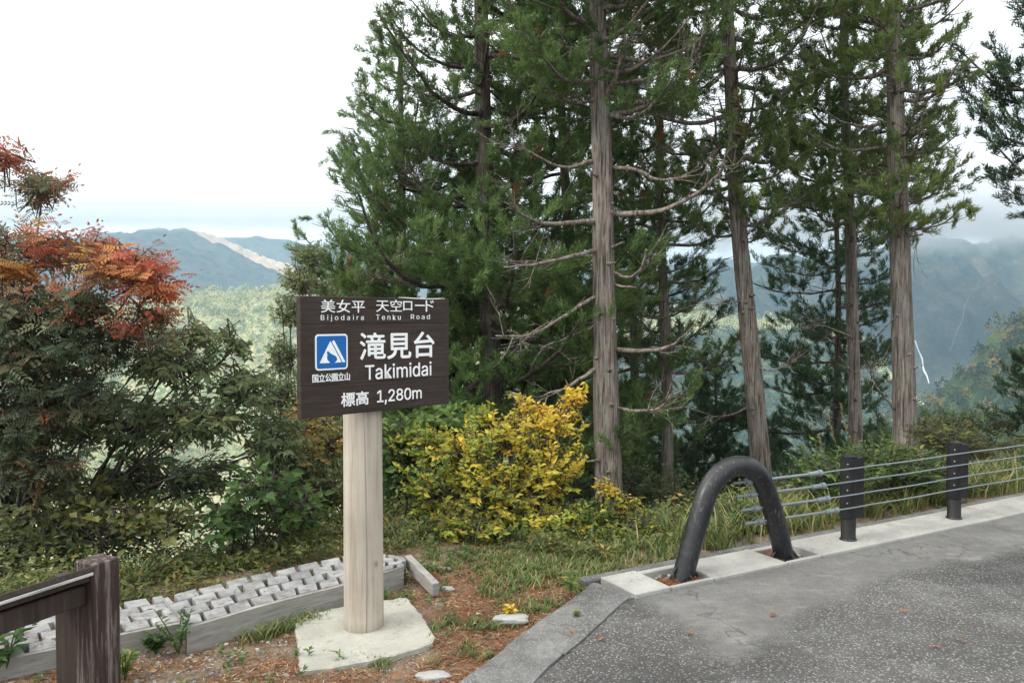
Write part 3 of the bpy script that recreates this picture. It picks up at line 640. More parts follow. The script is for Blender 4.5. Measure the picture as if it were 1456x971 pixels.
# board of three planks
m = MB(); z1 = ztop; 
for hfrac, tn in ((.23, .42), (.508, .58), (.262, .5)):
    h = hfrac * Hb; m.bbox(bw(BW / 2, z1 - h / 2, -.021), [BW, .042, h - .0004], BAX, .0035, tone=tn); z1 -= h
board = m.build('board', MAT['board_wood'], S)
m = MB(); e0 = bw(BW * .62, ztop + .001, -.006)
m.tube(crom([bw(BW * .63, ztop + .003, -.008), bw(BW * .75, ztop - .002, .001), bw(BW * .86, ztop - .003, .001), bw(BW * .97, ztop + .002, -.006)], 5), [.0018] * 2 + [.003] * 12 + [.0018] * 2, 6); m.build('pale_edge', MAT['white'], board)  # thin pale strand along the right part of the top edge
import os
FONT = None
try:
    fp_ = os.path.join(bpy.utils.system_resource('DATAFILES'), 'fonts', 'Inter.woff2')
    if os.path.exists(fp_): FONT = bpy.data.fonts.load(fp_)
except Exception: FONT = None
def text(s, x0, y0, x1, y1, bold=0.0, name='lettering', space=1.0):
    """lettering cut from sheet: fitted between four photographed extents on the board's own plane"""
    ym = (y0 + y1) / 2
    (ua, za), (ub, zb) = buv(x0, y1), buv(x1, y0)
    ul_, zt_ = buv(x0, y0); ur_, zb_ = buv(x1, y1)
    tc = bpy.data.curves.new('t', 'FONT'); tc.body = s; tc.size = 1
    if FONT is not None and s.isascii(): tc.font = FONT
    tc.offset = bold; tc.space_character = space; tc.extrude = .002
    to = bpy.data.objects.new('t', tc); COL.objects.link(to); bpy.context.view_layer.update()
    me = bpy.data.meshes.new_from_object(to.evaluated_get(bpy.context.evaluated_depsgraph_get())); bpy.data.objects.remove(to)
    v = np.empty(len(me.vertices) * 3); me.vertices.foreach_get('co', v); v = v.reshape(-1, 3)
    lo, hi = v.min(0), v.max(0); t = (v - lo) / (hi - lo + 1e-9)
    u = ua + (ub - ua) * t[:, 0]; zlo_ = min(za, zb_); zhi = max(zt_, zb)
    return me, t, (ua, ub)
def place_text(s, x0, yb0, yt0, x1, yb1, yt1, bold=0.0, space=1.0, shear=True):
    me, t, _ = text(s, x0, yt0, x1, yb1, 0.0, space=space)
    u0, zb0 = buv(x0, yb0); _, zt0 = buv(x0, yt0); u1, zb1 = buv(x1, yb1); _, zt1 = buv(x1, yt1)
    u = u0 + (u1 - u0) * t[:, 0]; zb = (zb0 + zb1) / 2; zt = (zt0 + zt1) / 2
    z = zb + (zt - zb) * t[:, 1]; off = .0006 + t[:, 2] * .0016
    P = BL + bd * u[:, None] + bn * off[:, None]; W = np.c_[P, z] - np.array(S.location)
    me.vertices.foreach_set('co', W.astype(np.float32).ravel()); me.update()
    if bold:
        import bmesh
        bm = bmesh.new(); 
        for k, (dx, dz) in enumerate([(0, 0), (1, 0), (-1, 0), (0, 1), (0, -1), (.7, .7), (-.7, .7), (.7, -.7), (-.7, -.7)]):
            W2 = W + np.array([bd[0] * dx * bold, bd[1] * dx * bold, dz * bold]) + np.array([bn[0], bn[1], 0]) * .00025 * k
            me.vertices.foreach_set('co', W2.astype(np.float32).ravel()); bm.from_mesh(me)
        bm.to_mesh(me); bm.free(); me.update()
    me.name = 'lettering'
    me.materials.clear(); me.materials.append(MAT['white']); o = bpy.data.objects.new('lettering', me); COL.objects.link(o); o.parent = board; return o
place_text('美女平', 456, 445, 426.5, 518.5, 444, 426, .0002, 1.0)
place_text('天空', 534.5, 443.5, 426, 571, 443.3, 426.3, .0002)
place_text('ロー', 573, 441.5, 428.5, 603.5, 441.5, 428.5, .0002)
place_text('ド', 605, 443, 427, 616.5, 443, 427, .0002)
place_text('Bijodaira', 456, 457.5, 448, 517, 456.5, 447.5, 0.0, 1.45)
place_text('Tenku', 534.5, 454.8, 447.3, 569.5, 454.8, 447.3, 0.0, 1.35)
place_text('Road', 584, 453.8, 447, 611, 453.8, 447, 0.0, 1.35)
place_text('滝見台', 512, 513, 474.5, 617, 506, 471, .0032, 1.0)
place_text('Takimidai', 519, 541, 519.5, 613, 533, 513.5, .0009)
place_text('標高', 485, 579, 559.5, 523.5, 574, 555, .0017)
place_text('1,280m', 536, 577, 555.5, 599, 568.5, 549.5, .0009, .95)
place_text('国立公園立山', 444, 543.5, 532.5, 497, 541, 529, .0008, .9)
def zpx(x, y, sc, ox, oy): return buv(x / sc + ox, y / sc + oy)
def bprism(pts, o0, o1, mat, name):
    m = MB(); n = len(pts); V = np.array([bw(u, z, o0) for u, z in pts] + [bw(u, z, o1) for u, z in pts])
    m.add(V, [(i, (i + 1) % n, n + (i + 1) % n, n + i) for i in range(n)])
    b = m.n; m.add(V, np.zeros((0, 3), int)); m.f.append(('poly', [b + n + i for i in range(n)])); m.t.append(np.array([.5])); m.m.append(np.array([0])); return m.build(name, mat, board)
def rrect(u0, u1, z0, z1, r, k=6):
    o = []
    for cx, cz, s in ((u1 - r, z1 - r, 0), (u0 + r, z1 - r, 1), (u0 + r, z0 + r, 2), (u1 - r, z0 + r, 3)):
        for q in range(k + 1): t = (s + q / k) * math.pi / 2; o.append((cx + r * math.cos(t), cz + r * math.sin(t)))
    return o
ua, za = buv(448, 527); ub, zb = buv(493.8, 474.5); _, za2 = buv(495, 524.5); _, zb2 = buv(448, 475.5)
z0_, z1_ = (za + za2) / 2, (zb + zb2) / 2
bprism(rrect(ua, ub, z0_, z1_, .022), .0004, .003, MAT['white'], 'emblem_border')
bprism(rrect(ua + .010, ub - .010, z0_ + .010, z1_ - .010, .014), .0032, .0045, MAT['blue'], 'emblem_plate')
ew, eh = ub - ua, z1_ - z0_
def q_(l): return [(ua + x * ew, z0_ + y * eh) for x, y in l]
fig = q_([(.12, .20), (.455, .81), (.80, .20), (.58, .20), (.64, .235), (.665, .30), (.62, .38), (.50, .44), (.44, .475), (.41, .52), (.36, .525), (.335, .49), (.36, .44), (.345, .36), (.36, .28), (.42, .225), (.44, .20)])
bprism(fig, .0046, .0056, MAT['white'], 'emblem_figure')
bprism(q_([(.835, .20), (.505, .78), (.53, .82), (.575, .82), (.92, .20)]), .0046, .0056, MAT['white'], 'emblem_stripe')

# ================================================================== TIMBER WALKWAY
def resam(P, n):
    s = np.r_[0, np.cumsum(np.linalg.norm(np.diff(P, axis=0), axis=1))]; t = np.linspace(0, s[-1], n); return np.stack([np.interp(t, s, P[:, c]) for c in range(P.shape[1])], -1)
rng = np.random.default_rng(21)
def deck(T, near, far, z, rows=4, pitch=.165, gap=.03, d=.055):
    Np = np.array([gnd(x, y, z)[:2] for x, y in near]); Fp = np.array([gnd(x, y, z)[:2] for x, y in far])
    Np = resam(Np, 200); Fp = resam(Fp, 200); L = np.linalg.norm(np.diff((Np + Fp) / 2, axis=0), axis=1).sum()
    def pt(u, v): x = np.clip(u / L, 0, 1) * 199; i = int(min(x, 198)); f = x - i; a = Np[i] * (1 - f) + Np[i + 1] * f; b = Fp[i] * (1 - f) + Fp[i + 1] * f; return a + (b - a) * v
    m = MB(); dv = 1 / rows; g = .002 / .6
    for r in range(rows):
        u = -pitch * (.5 * (r % 2)) - .02
        while u < L:
            a, b = max(u, 0), min(u + pitch - gap, L)
            if b - a > .02:
                h = z + rng.normal(0, .0022); sk = rng.normal(0, .004, 4)
                v0 = r * dv + g; v1 = (r + 1) * dv - g
                c = [pt(a + sk[0], v0), pt(b + sk[1], v0), pt(b + sk[2], v1), pt(a + sk[3], v1)]; cc = np.mean(c, 0)
                top = [np.r_[cc + (q - cc) * .965, h] for q in c]; mid = [np.r_[q, h - .004] for q in c]; bot = [np.r_[q, z - d] for q in c]
                m.add(top + mid + bot, [(0, 1, 2, 3), (4, 5, 1, 0), (5, 6, 2, 1), (6, 7, 3, 2), (7, 4, 0, 3), (8, 9, 5, 4), (9, 10, 6, 5), (10, 11, 7, 6), (11, 8, 4, 7)], rng.uniform(.3, .8))
            u += pitch
    m.build('decking', MAT['deck_wood'], T)
    m = MB(); A = [pt(u, -.05) for u in np.linspace(0, L, 14)]; B = [pt(u, .012) for u in np.linspace(0, L, 14)]
    V = []
    for a, b in zip(A, B): V += [np.r_[a, z - .006], np.r_[b, z - .006], np.r_[b, z - .17], np.r_[a, z - .17]]
    q = []
    for i in range(13):
        for k in range(4): q.append((i * 4 + k, i * 4 + (k + 1) % 4, i * 4 + 4 + (k + 1) % 4, i * 4 + 4 + k))
    q += [(0, 3, 2, 1), (52, 53, 54, 55)]
    m.add(V, q); m.build('edge_beam', MAT['beam_wood'], T)
    m = MB(); P_ = [pt(u, .02) for u in np.linspace(0.01, L - .01, 14)] + [pt(u, .98) for u in np.linspace(L - .01, 0.01, 14)]
    m.prism(P_, z - .2, z - d - .002); m.build('bearer', MAT['soil'], T)
    return pt, L
T = thing('timber_walkway', gnd(380, 850, 0), 'bleached timber walkway section curving behind the sign, higher and longer than the other', 'walkway', 'grey checkered timber walkway')
pt, L = deck(T, [(264, 889), (310, 876), (363, 860), (438, 841), (480, 831), (515, 820), (548, 811), (574, 803)], [(233, 849), (277, 837), (350, 819), (400, 809), (438, 800), (487, 790), (540, 786), (579, 792)], .15)
m = MB(); a = gnd(580, 790, .15); b = gnd(620, 830, .1); d_ = nrm(b - a); m.bbox((a + b) / 2 - [0, 0, .04], [np.linalg.norm(b - a), .055, .1], [d_, nrm(np.cross([0, 0, 1], d_)), nrm(np.cross(d_, nrm(np.cross([0, 0, 1], d_))))], .006); m.build('end_board', MAT['beam_wood'], T)
T = thing('timber_walkway', gnd(120, 895, 0), 'lower timber walkway section behind the dark brown stand at the left', 'walkway', 'grey checkered timber walkway')
deck(T, [(-160, 975), (0, 935), (100, 914), (165, 900), (205, 892), (258, 882)], [(-160, 920), (0, 888), (59, 875), (165, 857), (230, 846)], .12)

# ================================================================== DARK BROWN STAND
b_ = nrm(np.array([-.43, -.90])); w_ = np.array([-.90, .43]) / np.linalg.norm([.9, .43]); C0 = np.array([-2.071, 3.9])
SAX = [[*b_, 0], [*w_, 0], [0, 0, 1]]
T = thing('lectern_stand', [*(C0 + w_ * .17), 0], 'dark brown timber lectern stand with bleached top edge and peeling end post', 'stand')
m = MB()
def slab(mb, t0, t1, s0, s1, z0, z1, **k):
    c = C0 + b_ * (t0 + t1) / 2 + w_ * (s0 + s1) / 2; mb.bbox([*c, (z0 + z1) / 2], [t1 - t0, s1 - s0, z1 - z0], SAX, .006, **k)
slab(m, -.146, 0, 0, .15, -.1, .772); m.build('leg', MAT['stand_wood'], T)
m = MB(); slab(m, -.10, -.03, .155, .35, -.1, .665); m.build('side_panel', MAT['stand_plain'], T)
m = MB(); slab(m, 1.7, 1.846, 0, .15, -.1, .772); m.build('leg', MAT['stand_wood'], T)
m = MB(); slab(m, .003, 1.697, .018, .05, .688, .718); m.build('fascia', MAT['stand_plain'], T)
m = MB(); c = C0 + b_ * .85 + w_ * .17; dz = nrm(np.array([*(w_ * math.cos(.42)), -math.sin(.42)])); nn_ = np.cross([*b_, 0], dz)
m.bbox([*c, .678], [1.69, .37, .03], [[*b_, 0], dz, nn_], .004); m.build('tilted_panel', MAT['stand_plain'], T)
m = MB(); slab(m, .003, 1.697, -.004, .07, .7205, .738); m.build('top_edge', MAT['stand_top'], T)
m = MB(); slab(m, .003, 1.697, .055, .10, .565, .665); m.build('shade_rail', MAT['stand_plain'], T)  # dark rail added to stand in for shade below the fascia
# ================================================================== HILLS
def hill(name, prof, Yc, Yn, zn, mat, nx=300, ny=120, canopy=0, cell=9, gully=0, gs=.004, xpad=.0, depth=None, seed=0, pw=1.0, build=True, kind='structure', slant=0.0):
    P = np.array([at(px, py, Yc) for px, py in prof]); x0, x1 = P[0, 0], P[-1, 0]
    X = np.linspace(x0, x1, nx); t = np.concatenate([np.linspace(0, 1, ny), 1 + np.linspace(.03, 1, ny // 6)])
    XX, T_ = np.meshgrid(X, t, indexing='ij'); crest = np.interp(XX, P[:, 0], P[:, 2])
    YY = Yn + (Yc - Yn) * T_ + slant * (XX - XX.mean())
    g = np.where(T_ <= 1, 1 - (1 - np.clip(T_, 0, 1)) ** pw, np.maximum(1 - (T_ - 1) * 1.3, -.4))
    # narrow with distance so that the hill keeps its shape: real plan coordinates
    Z = zn + (crest - zn) * g
    if gully: 
        q = np.abs(fbm(XX * gs, YY * gs * .35, 5, seed)) + .5 * np.abs(fbm(XX * gs * 3, YY * gs, 4, seed + 5)); Z = Z - gully * q * np.clip(1.15 - np.abs(T_ - .5) * 1.6, .12, 1)
    Z = Z + (Yc * .0035) * fbm(XX * 25 / Yc, YY * 25 / Yc, 4, seed + 2)
    if canopy:
        ci, cj = np.floor(XX / cell), np.floor(YY / cell); best = np.zeros_like(Z)
        for a in (-1, 0, 1):
            for b in (-1, 0, 1):
                u, v = (ci + a).astype(np.int64), (cj + b).astype(np.int64)
                hx = vnoise(u * 1.0, v * 1.0, 77); hy = vnoise(u * 1.0, v * 1.0, 78); hr = vnoise(u * 1.0, v * 1.0, 79)
                d = np.hypot(XX - (u + .1 + .8 * hx) * cell, YY - (v + .1 + .8 * hy) * cell) / (cell * (.5 + .45 * hr))
                best = np.maximum(best, np.sqrt(np.clip(1 - d * d, 0, 1)) * (.5 + .8 * hr))
        Z = Z + best * canopy
    m = MB(); n2 = len(t); V = np.stack([XX, YY, Z], -1).reshape(-1, 3); i = np.arange(nx - 1)[:, None] * n2; j = np.arange(n2 - 1)[None]
    m.add(V, np.stack([i + j, i + n2 + j, i + n2 + j + 1, i + j + 1], -1).reshape(-1, 4))
    o = m.build(name, MAT[mat], smooth=True); tag(o, kind=kind)
    return XX, YY, Z
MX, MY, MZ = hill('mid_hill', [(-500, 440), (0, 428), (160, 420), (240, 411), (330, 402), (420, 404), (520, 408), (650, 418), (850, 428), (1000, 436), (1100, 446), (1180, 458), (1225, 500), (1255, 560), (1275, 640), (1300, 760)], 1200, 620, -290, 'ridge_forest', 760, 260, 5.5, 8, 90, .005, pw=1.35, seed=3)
SX, SY, SZ = hill('added_shade_hill', [(560, 640), (700, 560), (830, 500), (950, 478), (1060, 468), (1150, 472), (1220, 500), (1260, 560), (1290, 640)], 1000, 520, -290, 'shade_forest', 420, 160, 6, 8, 50, .006, pw=1.2, seed=5)  # hill added to carry the valley shade in its dark forest colour
hill('far_hill', [(-900, 345), (-300, 338), (60, 336), (150, 327), (235, 320), (290, 333), (340, 356), (420, 392), (470, 415), (560, 440), (700, 470)], 2600, 1500, -290, 'far_forest', 420, 200, 7, 13, gully=150, gs=.003, pw=1.1, seed=11)
hill('sun_painted_spur', [(150, 345), (250, 330), (295, 334), (340, 349), (390, 372), (420, 383), (470, 402), (600, 450)], 2800, 2620, 0, 'spur', 260, 60, 8, 16, gully=14, gs=.006, seed=15)  # looks sunlit only through its lighter forest colour
hill('farthest_hill', [(-300, 360), (200, 345), (320, 334), (420, 338), (520, 352), (800, 372), (1000, 365), (1300, 352), (1700, 348)], 3400, 2600, -200, 'far_forest', 260, 60, 0, gully=200, gs=.0016, seed=19)
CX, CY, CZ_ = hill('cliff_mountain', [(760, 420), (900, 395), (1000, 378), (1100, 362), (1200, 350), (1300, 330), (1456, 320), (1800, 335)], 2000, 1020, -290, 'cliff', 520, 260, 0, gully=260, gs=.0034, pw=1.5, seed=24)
XS, YS, ZS = hill('autumn_slope', [(1180, 640), (1250, 605), (1300, 580), (1330, 560), (1370, 522), (1410, 480), (1456, 436), (1550, 380), (1700, 330), (2200, 250)], 560, 240, -235, 'slope', 420, 200, 5, 8, 30, .01, pw=1.0, seed=31)
# waterfall down the cliff
rng = np.random.default_rng(41)
def hit(px, py, XX, YY, Z):
    d = ray(px, py); ts = np.linspace(900, 2100, 1600); P = np.array([0, 0, CAMZ]) + d[None] * (ts / d[1])[:, None]
    ix = np.clip(((P[:, 0] - XX[0, 0]) / (XX[1, 0] - XX[0, 0])).round().astype(int), 0, XX.shape[0] - 1)
    zz = np.array([np.interp(p[1], YY[a], Z[a]) for p, a in zip(P, ix)]); k = np.argmax(zz > P[:, 2]); return P[k]
def water(name, pts, w, seed):
    P = np.array([hit(x, y, CX, CY, CZ_) for x, y in pts]); P[:, 1] = np.minimum(np.linspace(P[0, 1], P[-1, 1], len(P)), P[:, 1]) - 10
    P = np.array([at(x, y, p[1]) for (x, y), p in zip(pts, P)])
    P = crom(P, 8); n = len(P); s = np.linspace(0, 1, n); m = MB()
    ww = w * (1 + .18 * np.sin(s * 19 + seed)) * (.55 + .5 * s) * (1 - .75 * s ** 5)
    V = []
    for p, q in zip(P, ww): V += [p + [-q, 0, 0], p + [-q * .4, -q * .8, 0], p + [q * .4, -q * .8, 0], p + [q, 0, 0], p + [0, q * 1.5, 0]]
    f = [(i * 5 + k, i * 5 + (k + 1) % 5, i * 5 + 5 + (k + 1) % 5, i * 5 + 5 + k) for i in range(n - 1) for k in range(5)]
    m.add(V, f); o = m.build(name, MAT['fall'], smooth=True); tag(o, kind='structure')
water('waterfall', [(1301, 484), (1306, 498), (1311, 510), (1313, 524), (1318, 535), (1321, 545)], 2.1, 1)
water('waterfall_upper_stream', [(1381, 408), (1377, 424), (1371, 437), (1369, 452), (1361, 470), (1357, 482), (1350, 500)], .22, 2)

# distinct tree crowns standing on the autumn slope
def forest(name, XX, YY, Z, n, rad, nf, mat, seed, x0=1150, x1=1600, jlo=.05):
    global rng
    rng = np.random.default_rng(seed); a, b = XX.shape; i = rng.integers(2, a - 2, n); j = rng.integers(int(b * jlo), int(b * .86), n)
    P = np.stack([XX[i, j], YY[i, j], Z[i, j]], -1) + rng.normal(0, 1, (n, 3)) * [1.5, 1.5, .3]
    px = 728 + F * P[:, 0] / P[:, 1]; P = P[(px < x1) & (px > x0)]; n = len(P)
    tone = np.clip(rng.beta(1.5, 1.7, n), 0, 1); R = rad * rng.uniform(.6, 1.25, n); con = rng.random(n) < .3; tone[con] = rng.uniform(0, .25, con.sum())
    d = rand_dir(n * nf).reshape(n, nf, 3); d[..., 2] = np.abs(d[..., 2]) * 1.2 - .25; lump = 1 + .28 * np.sin(d[..., 0] * 5 + P[:, :1]) * np.cos(d[..., 1] * 5 + P[:, 1:2])
    sh = np.where(con[:, None], np.clip(1.25 - d[..., 2], .15, 1.2), 1.0)
    C = P[:, None] + d * (R[:, None] * lump * rng.uniform(.75, 1.05, (n, nf)))[..., None] * np.stack([sh, sh, np.where(con[:, None], 2.0, 1.1) * np.ones_like(sh)], -1) + np.array([0, 0, 1.]) * (R * .8)[:, None, None]
    m = MB(); D = nrm(d + rng.normal(0, .6, d.shape)).reshape(-1, 3); L = np.repeat(R, nf) * .42
    leaves(m, C.reshape(-1, 3), D, nrm(rng.normal(size=(n * nf, 3))), L, L * .8, np.clip(np.repeat(tone, nf) + rng.normal(0, .07, n * nf), 0, 1))
    tag(m.build(name, mat), kind='stuff')
MAT['fleaf'] = leafmat('distant_autumn_foliage', [(0, (.016, .04, .024)), (.25, (.03, .065, .028)), (.5, (.06, .10, .035)), (.72, (.15, .16, .045)), (.88, (.26, .17, .05)), (1, (.34, .2, .06))], .2)
forest('forest', XS, YS, ZS, 5200, 3.6, 60, MAT['fleaf'], 51)
MAT['pleaf'] = leafmat('sun_painted_autumn_foliage', [(0, (.12, .18, .09)), (.15, (.2, .26, .12)), (.35, (.42, .46, .22)), (.7, (.64, .62, .34)), (.9, (.70, .55, .34)), (1, (.68, .48, .3))], .3)  # autumn crowns paled so the colour itself carries the sunlight
MAT['gleaf'] = leafmat('shade_painted_foliage', [(0, (.03, .06, .04)), (.4, (.07, .12, .07)), (.8, (.14, .18, .09)), (1, (.25, .2, .08))], .2)  # crowns darkened to blue green, the valley shade painted in
forest('forest', MX, MY, MZ, 16000, 4.6, 22, MAT['pleaf'], 52, 0, 1260, .3)
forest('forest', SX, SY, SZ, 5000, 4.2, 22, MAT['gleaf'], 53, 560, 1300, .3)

# ================================================================== CONIFERS
def B(px, Y, dz=0): x = (px - 728) / F * Y; return np.array([x, Y, float(gz(x, Y)) - .15 + dz])
def TP(pts, Y, top):   # trunk axis from a few places it passes, from the ground up to its tip
    b = B(pts[0][0], Y); P = [b] + [at(x, y, Y) for x, y in pts[1:]]; last = P[-1]; P.append([last[0] + (last[0] - P[-2][0]) * .3, Y, top]); return P
env = lambda pts: (lambda z: float(np.interp(z, [p[0] for p in pts], [p[1] for p in pts])))
def lp(pts, Y0, Y1, r, tw=3): k = len(pts); return dict(p=[at(x, y, Y0 + (Y1 - Y0) * i / (k - 1)) for i, (x, y) in enumerate(pts)], r=r, tw=tw)
L1 = [lp([(870, 238), (905, 243), (940, 255), (978, 250)], 11, 10.4, .035), lp([(868, 305), (915, 303), (955, 293), (992, 272), (1018, 246), (1032, 228)], 11, 10.0, .05, 4),
      lp([(868, 385), (893, 396), (912, 385), (922, 355)], 11, 10.6, .028, 2), lp([(870, 402), (886, 405), (902, 408)], 11, 10.7, .022, 0), lp([(872, 497), (915, 498), (952, 492), (977, 474)], 11, 10.2, .045, 2),
      lp([(874, 578), (905, 583), (935, 581), (952, 560)], 11, 10.3, .033, 5), lp([(850, 315), (815, 319), (775, 322), (748, 312), (733, 300)], 11, 10.3, .045, 5),
      lp([(850, 356), (815, 366), (770, 374), (715, 378)], 11, 10.0, .04, 6), lp([(850, 418), (815, 438), (780, 458), (745, 474), (700, 476)], 11, 10.0, .03, 6),
      lp([(852, 462), (810, 482), (770, 498), (735, 503)], 11, 11.6, .03, 4), lp([(852, 522), (825, 540), (800, 555), (775, 562)], 11, 10.5, .035, 3), lp([(850, 228), (800, 236), (755, 218), (728, 205)], 11, 10.6, .03, 5),
      lp([(862, 165), (905, 158), (948, 140), (975, 108), (985, 70)], 11, 10.2, .045, 6), lp([(856, 145), (872, 125), (884, 95), (893, 50)], 11, 10.5, .05, 4), lp([(850, 88), (820, 78), (795, 60)], 11, 10.5, .03, 3),
      lp([(866, 118), (900, 120), (930, 112), (950, 95)], 11, 10.4, .03, 3)]
conifer('cedar with a thick pale grey trunk and long bare curved limbs beside the yellow bush', TP([(870, 0), (866, 690), (862, 560), (859, 400), (857, 250), (853, 120), (850, 0)], 11, 12.5), .195, env([(4.2, .5), (5, 1.5), (6.5, 1.85), (9, 1.5), (12.4, .3)]), 4.75, 12.2, 84, limbs=L1, seed=101, tone=.5, tsize=.27)
conifer('broad dense dark green cedar filling the space above and behind the sign', TP([(700, 0), (698, 600), (694, 400), (688, 200), (684, 0)], 13.5, 14), .2, env([(-2.5, 2.2), (-.5, 3.2), (2.5, 3.2), (3.6, 2.9), (5, 2.45), (6.5, 1.9), (8, 1.6), (13.5, .3)]), -2.6, 13.4, 104, seed=102, tone=.42, bark='bark_dark', tsize=.28, tsp=.17, keep=inside, limbs=[lp([(690, 372), (650, 366), (600, 360), (560, 368), (530, 392)], 13.3, 11.5, .035, 7), lp([(690, 300), (640, 282), (600, 262), (575, 235)], 13.3, 12, .03, 6)])
conifer('bluish green cedar forming the ragged left edge of the tree group', TP([(575, 0), (573, 600), (572, 400), (570, 200)], 14.5, 7.2), .14, env([(-3, 2.3), (0, 2.3), (2.6, 2.0), (4.7, 1.25), (7, .25)]), -3, 7.1, 84, seed=113, tone=.5, bark='bark_dark', tsize=.28, tsp=.17, upturn=.5, keep=inside)
conifer('dark cedar with a thin dark trunk just left of the pale grey trunk', TP([(818, 0), (815, 580), (812, 400), (800, 200), (795, 0)], 16, 15), .13, env([(-3, 2.0), (0, 2.5), (4, 2.4), (8, 1.9), (14, .4)]), -3, 14.5, 84, seed=103, tone=.38, bark='bark_dark', mat='needle', tsize=.3, tsp=.19, spread=.45)
conifer('slender cedar trunk seen just right of the pale grey trunk', TP([(952, 0), (949, 700), (948, 520), (940, 340), (938, 200)], 15, 10), .125, env([(-2, .8), (0, 1.3), (3, 1.5), (6, 1.3), (10, .3)]), 0.9, 9.6, 38, seed=104, tone=.45, tsize=.26, mat='needle', tsp=.18)
conifer('cedar with a mottled leaning trunk rising behind the arched pipe', TP([(1088, 0), (1080, 640), (1068, 500), (1056, 380), (1046, 270), (1040, 120), (1035, 0)], 13, 13), .17, env([(3, .6), (3.8, 1.6), (6, 1.9), (8, 1.6), (13, .3)]), 3.2, 12.6, 66, seed=105, tone=.55, mat='needle2', tsize=.26, limbs=[lp([(1058, 430), (1040, 428), (1018, 432)], 13, 12.6, .02, 3), lp([(1068, 520), (1100, 525), (1130, 512)], 13, 12.5, .018, 4), lp([(1045, 205), (1020, 198), (990, 200), (955, 212)], 13, 12.4, .03, 4), lp([(1074, 575), (1040, 590), (1000, 596)], 13, 13.8, .025, 4)])
conifer('young dark layered cedar with the thinnest dark trunk between two taller ones', TP([(1190, 0), (1190, 600), (1192, 430), (1188, 300), (1180, 240)], 17.5, 7.5), .1, env([(-3, 3.0), (-1, 2.7), (1, 2.4), (3, 1.9), (5, 1.1), (7.4, .2)]), -3.5, 7.2, 56, seed=106, tone=.42, mat='needle3', bark='bark_dark', tsize=.3, tsp=.2, upturn=.1, droop=.05, gap=.36, keep=lambda p: p[0] / p[1] * F + 728 < 1262)
conifer('cedar with a straight brown trunk left of the trunk nearest the waterfall', TP([(1220, 0), (1216, 600), (1212, 450), (1209, 330), (1204, 200), (1200, 60)], 14.5, 14), .125, env([(3.2, .6), (4, 1.6), (6, 1.8), (9, 1.4), (14, .3)]), 3.5, 13.5, 62, seed=107, tone=.5, mat='needle2', bark='bark', tsize=.26, limbs=[lp([(1212, 480), (1190, 470), (1165, 462), (1150, 468)], 14.4, 13.8, .02, 4)])
conifer('tall cedar with a straight ridged trunk nearest the waterfall', TP([(1291, 0), (1287, 600), (1283, 450), (1279, 320), (1275, 200), (1272, 80), (1270, 0)], 12, 14), .168, env([(3, .35), (3.4, .9), (4.3, 1.3), (5.3, 1.35), (6.5, 1.2), (9, 1.2), (14, .3)]), 3.05, 13.5, 78, seed=108, tone=.6, mat='needle2', tsize=.24, limbs=[lp([(1272, 582), (1255, 560), (1242, 540), (1240, 520)], 12, 11.5, .02, 5), lp([(1270, 452), (1240, 482), (1225, 490)], 12, 12.5, .014, 1), lp([(1288, 345), (1298, 330), (1303, 345), (1296, 352)], 11.9, 11.7, .018, 1)])
conifer('cedar whose drooping dark boughs reach in at the top right corner', TP([(1575, 0), (1572, 600), (1570, 300), (1566, 0)], 11.5, 13), .2, env([(3.6, .9), (4.4, 1.9), (5.2, 1.7), (6.4, 1.75), (8, 1.6), (13, .3)]), 3.7, 12.6, 50, seed=109, tone=.35, mat='needle3', tsize=.26, droop=.3)
conifer('dark bushy cedar low down behind the slender trunk', TP([(905, 0), (903, 600), (900, 430), (898, 300)], 19, 8), .15, env([(-6, 3.0), (-2, 2.8), (2, 2.2), (5, 1.3), (8, .3)]), -5, 7.8, 70, seed=110, tone=.35, mat='needle3', bark='bark_dark', tsize=.34, tsp=.24)
conifer('small dark conifer at the right edge above the last guardrail post', TP([(1466, 0), (1466, 640), (1465, 580)], 16, 1.4), .07, env([(-3.5, 1.3), (-1, .9), (1.3, .15)]), -3.5, 1.3, 34, seed=111, tone=.4, mat='needle3', bark='bark_dark', tsize=.24, name='young_conifer', group=None)
conifer('young dark conifer low behind the arched pipe between two trunks', TP([(1020, 0), (1020, 640), (1018, 560)], 18, 1.0), .08, env([(-5, 2.2), (-2, 1.6), (.9, .2)]), -5, .9, 44, seed=112, tone=.4, mat='needle3', bark='bark_dark', tsize=.3, name='young_conifer', group=None, tsp=.2)

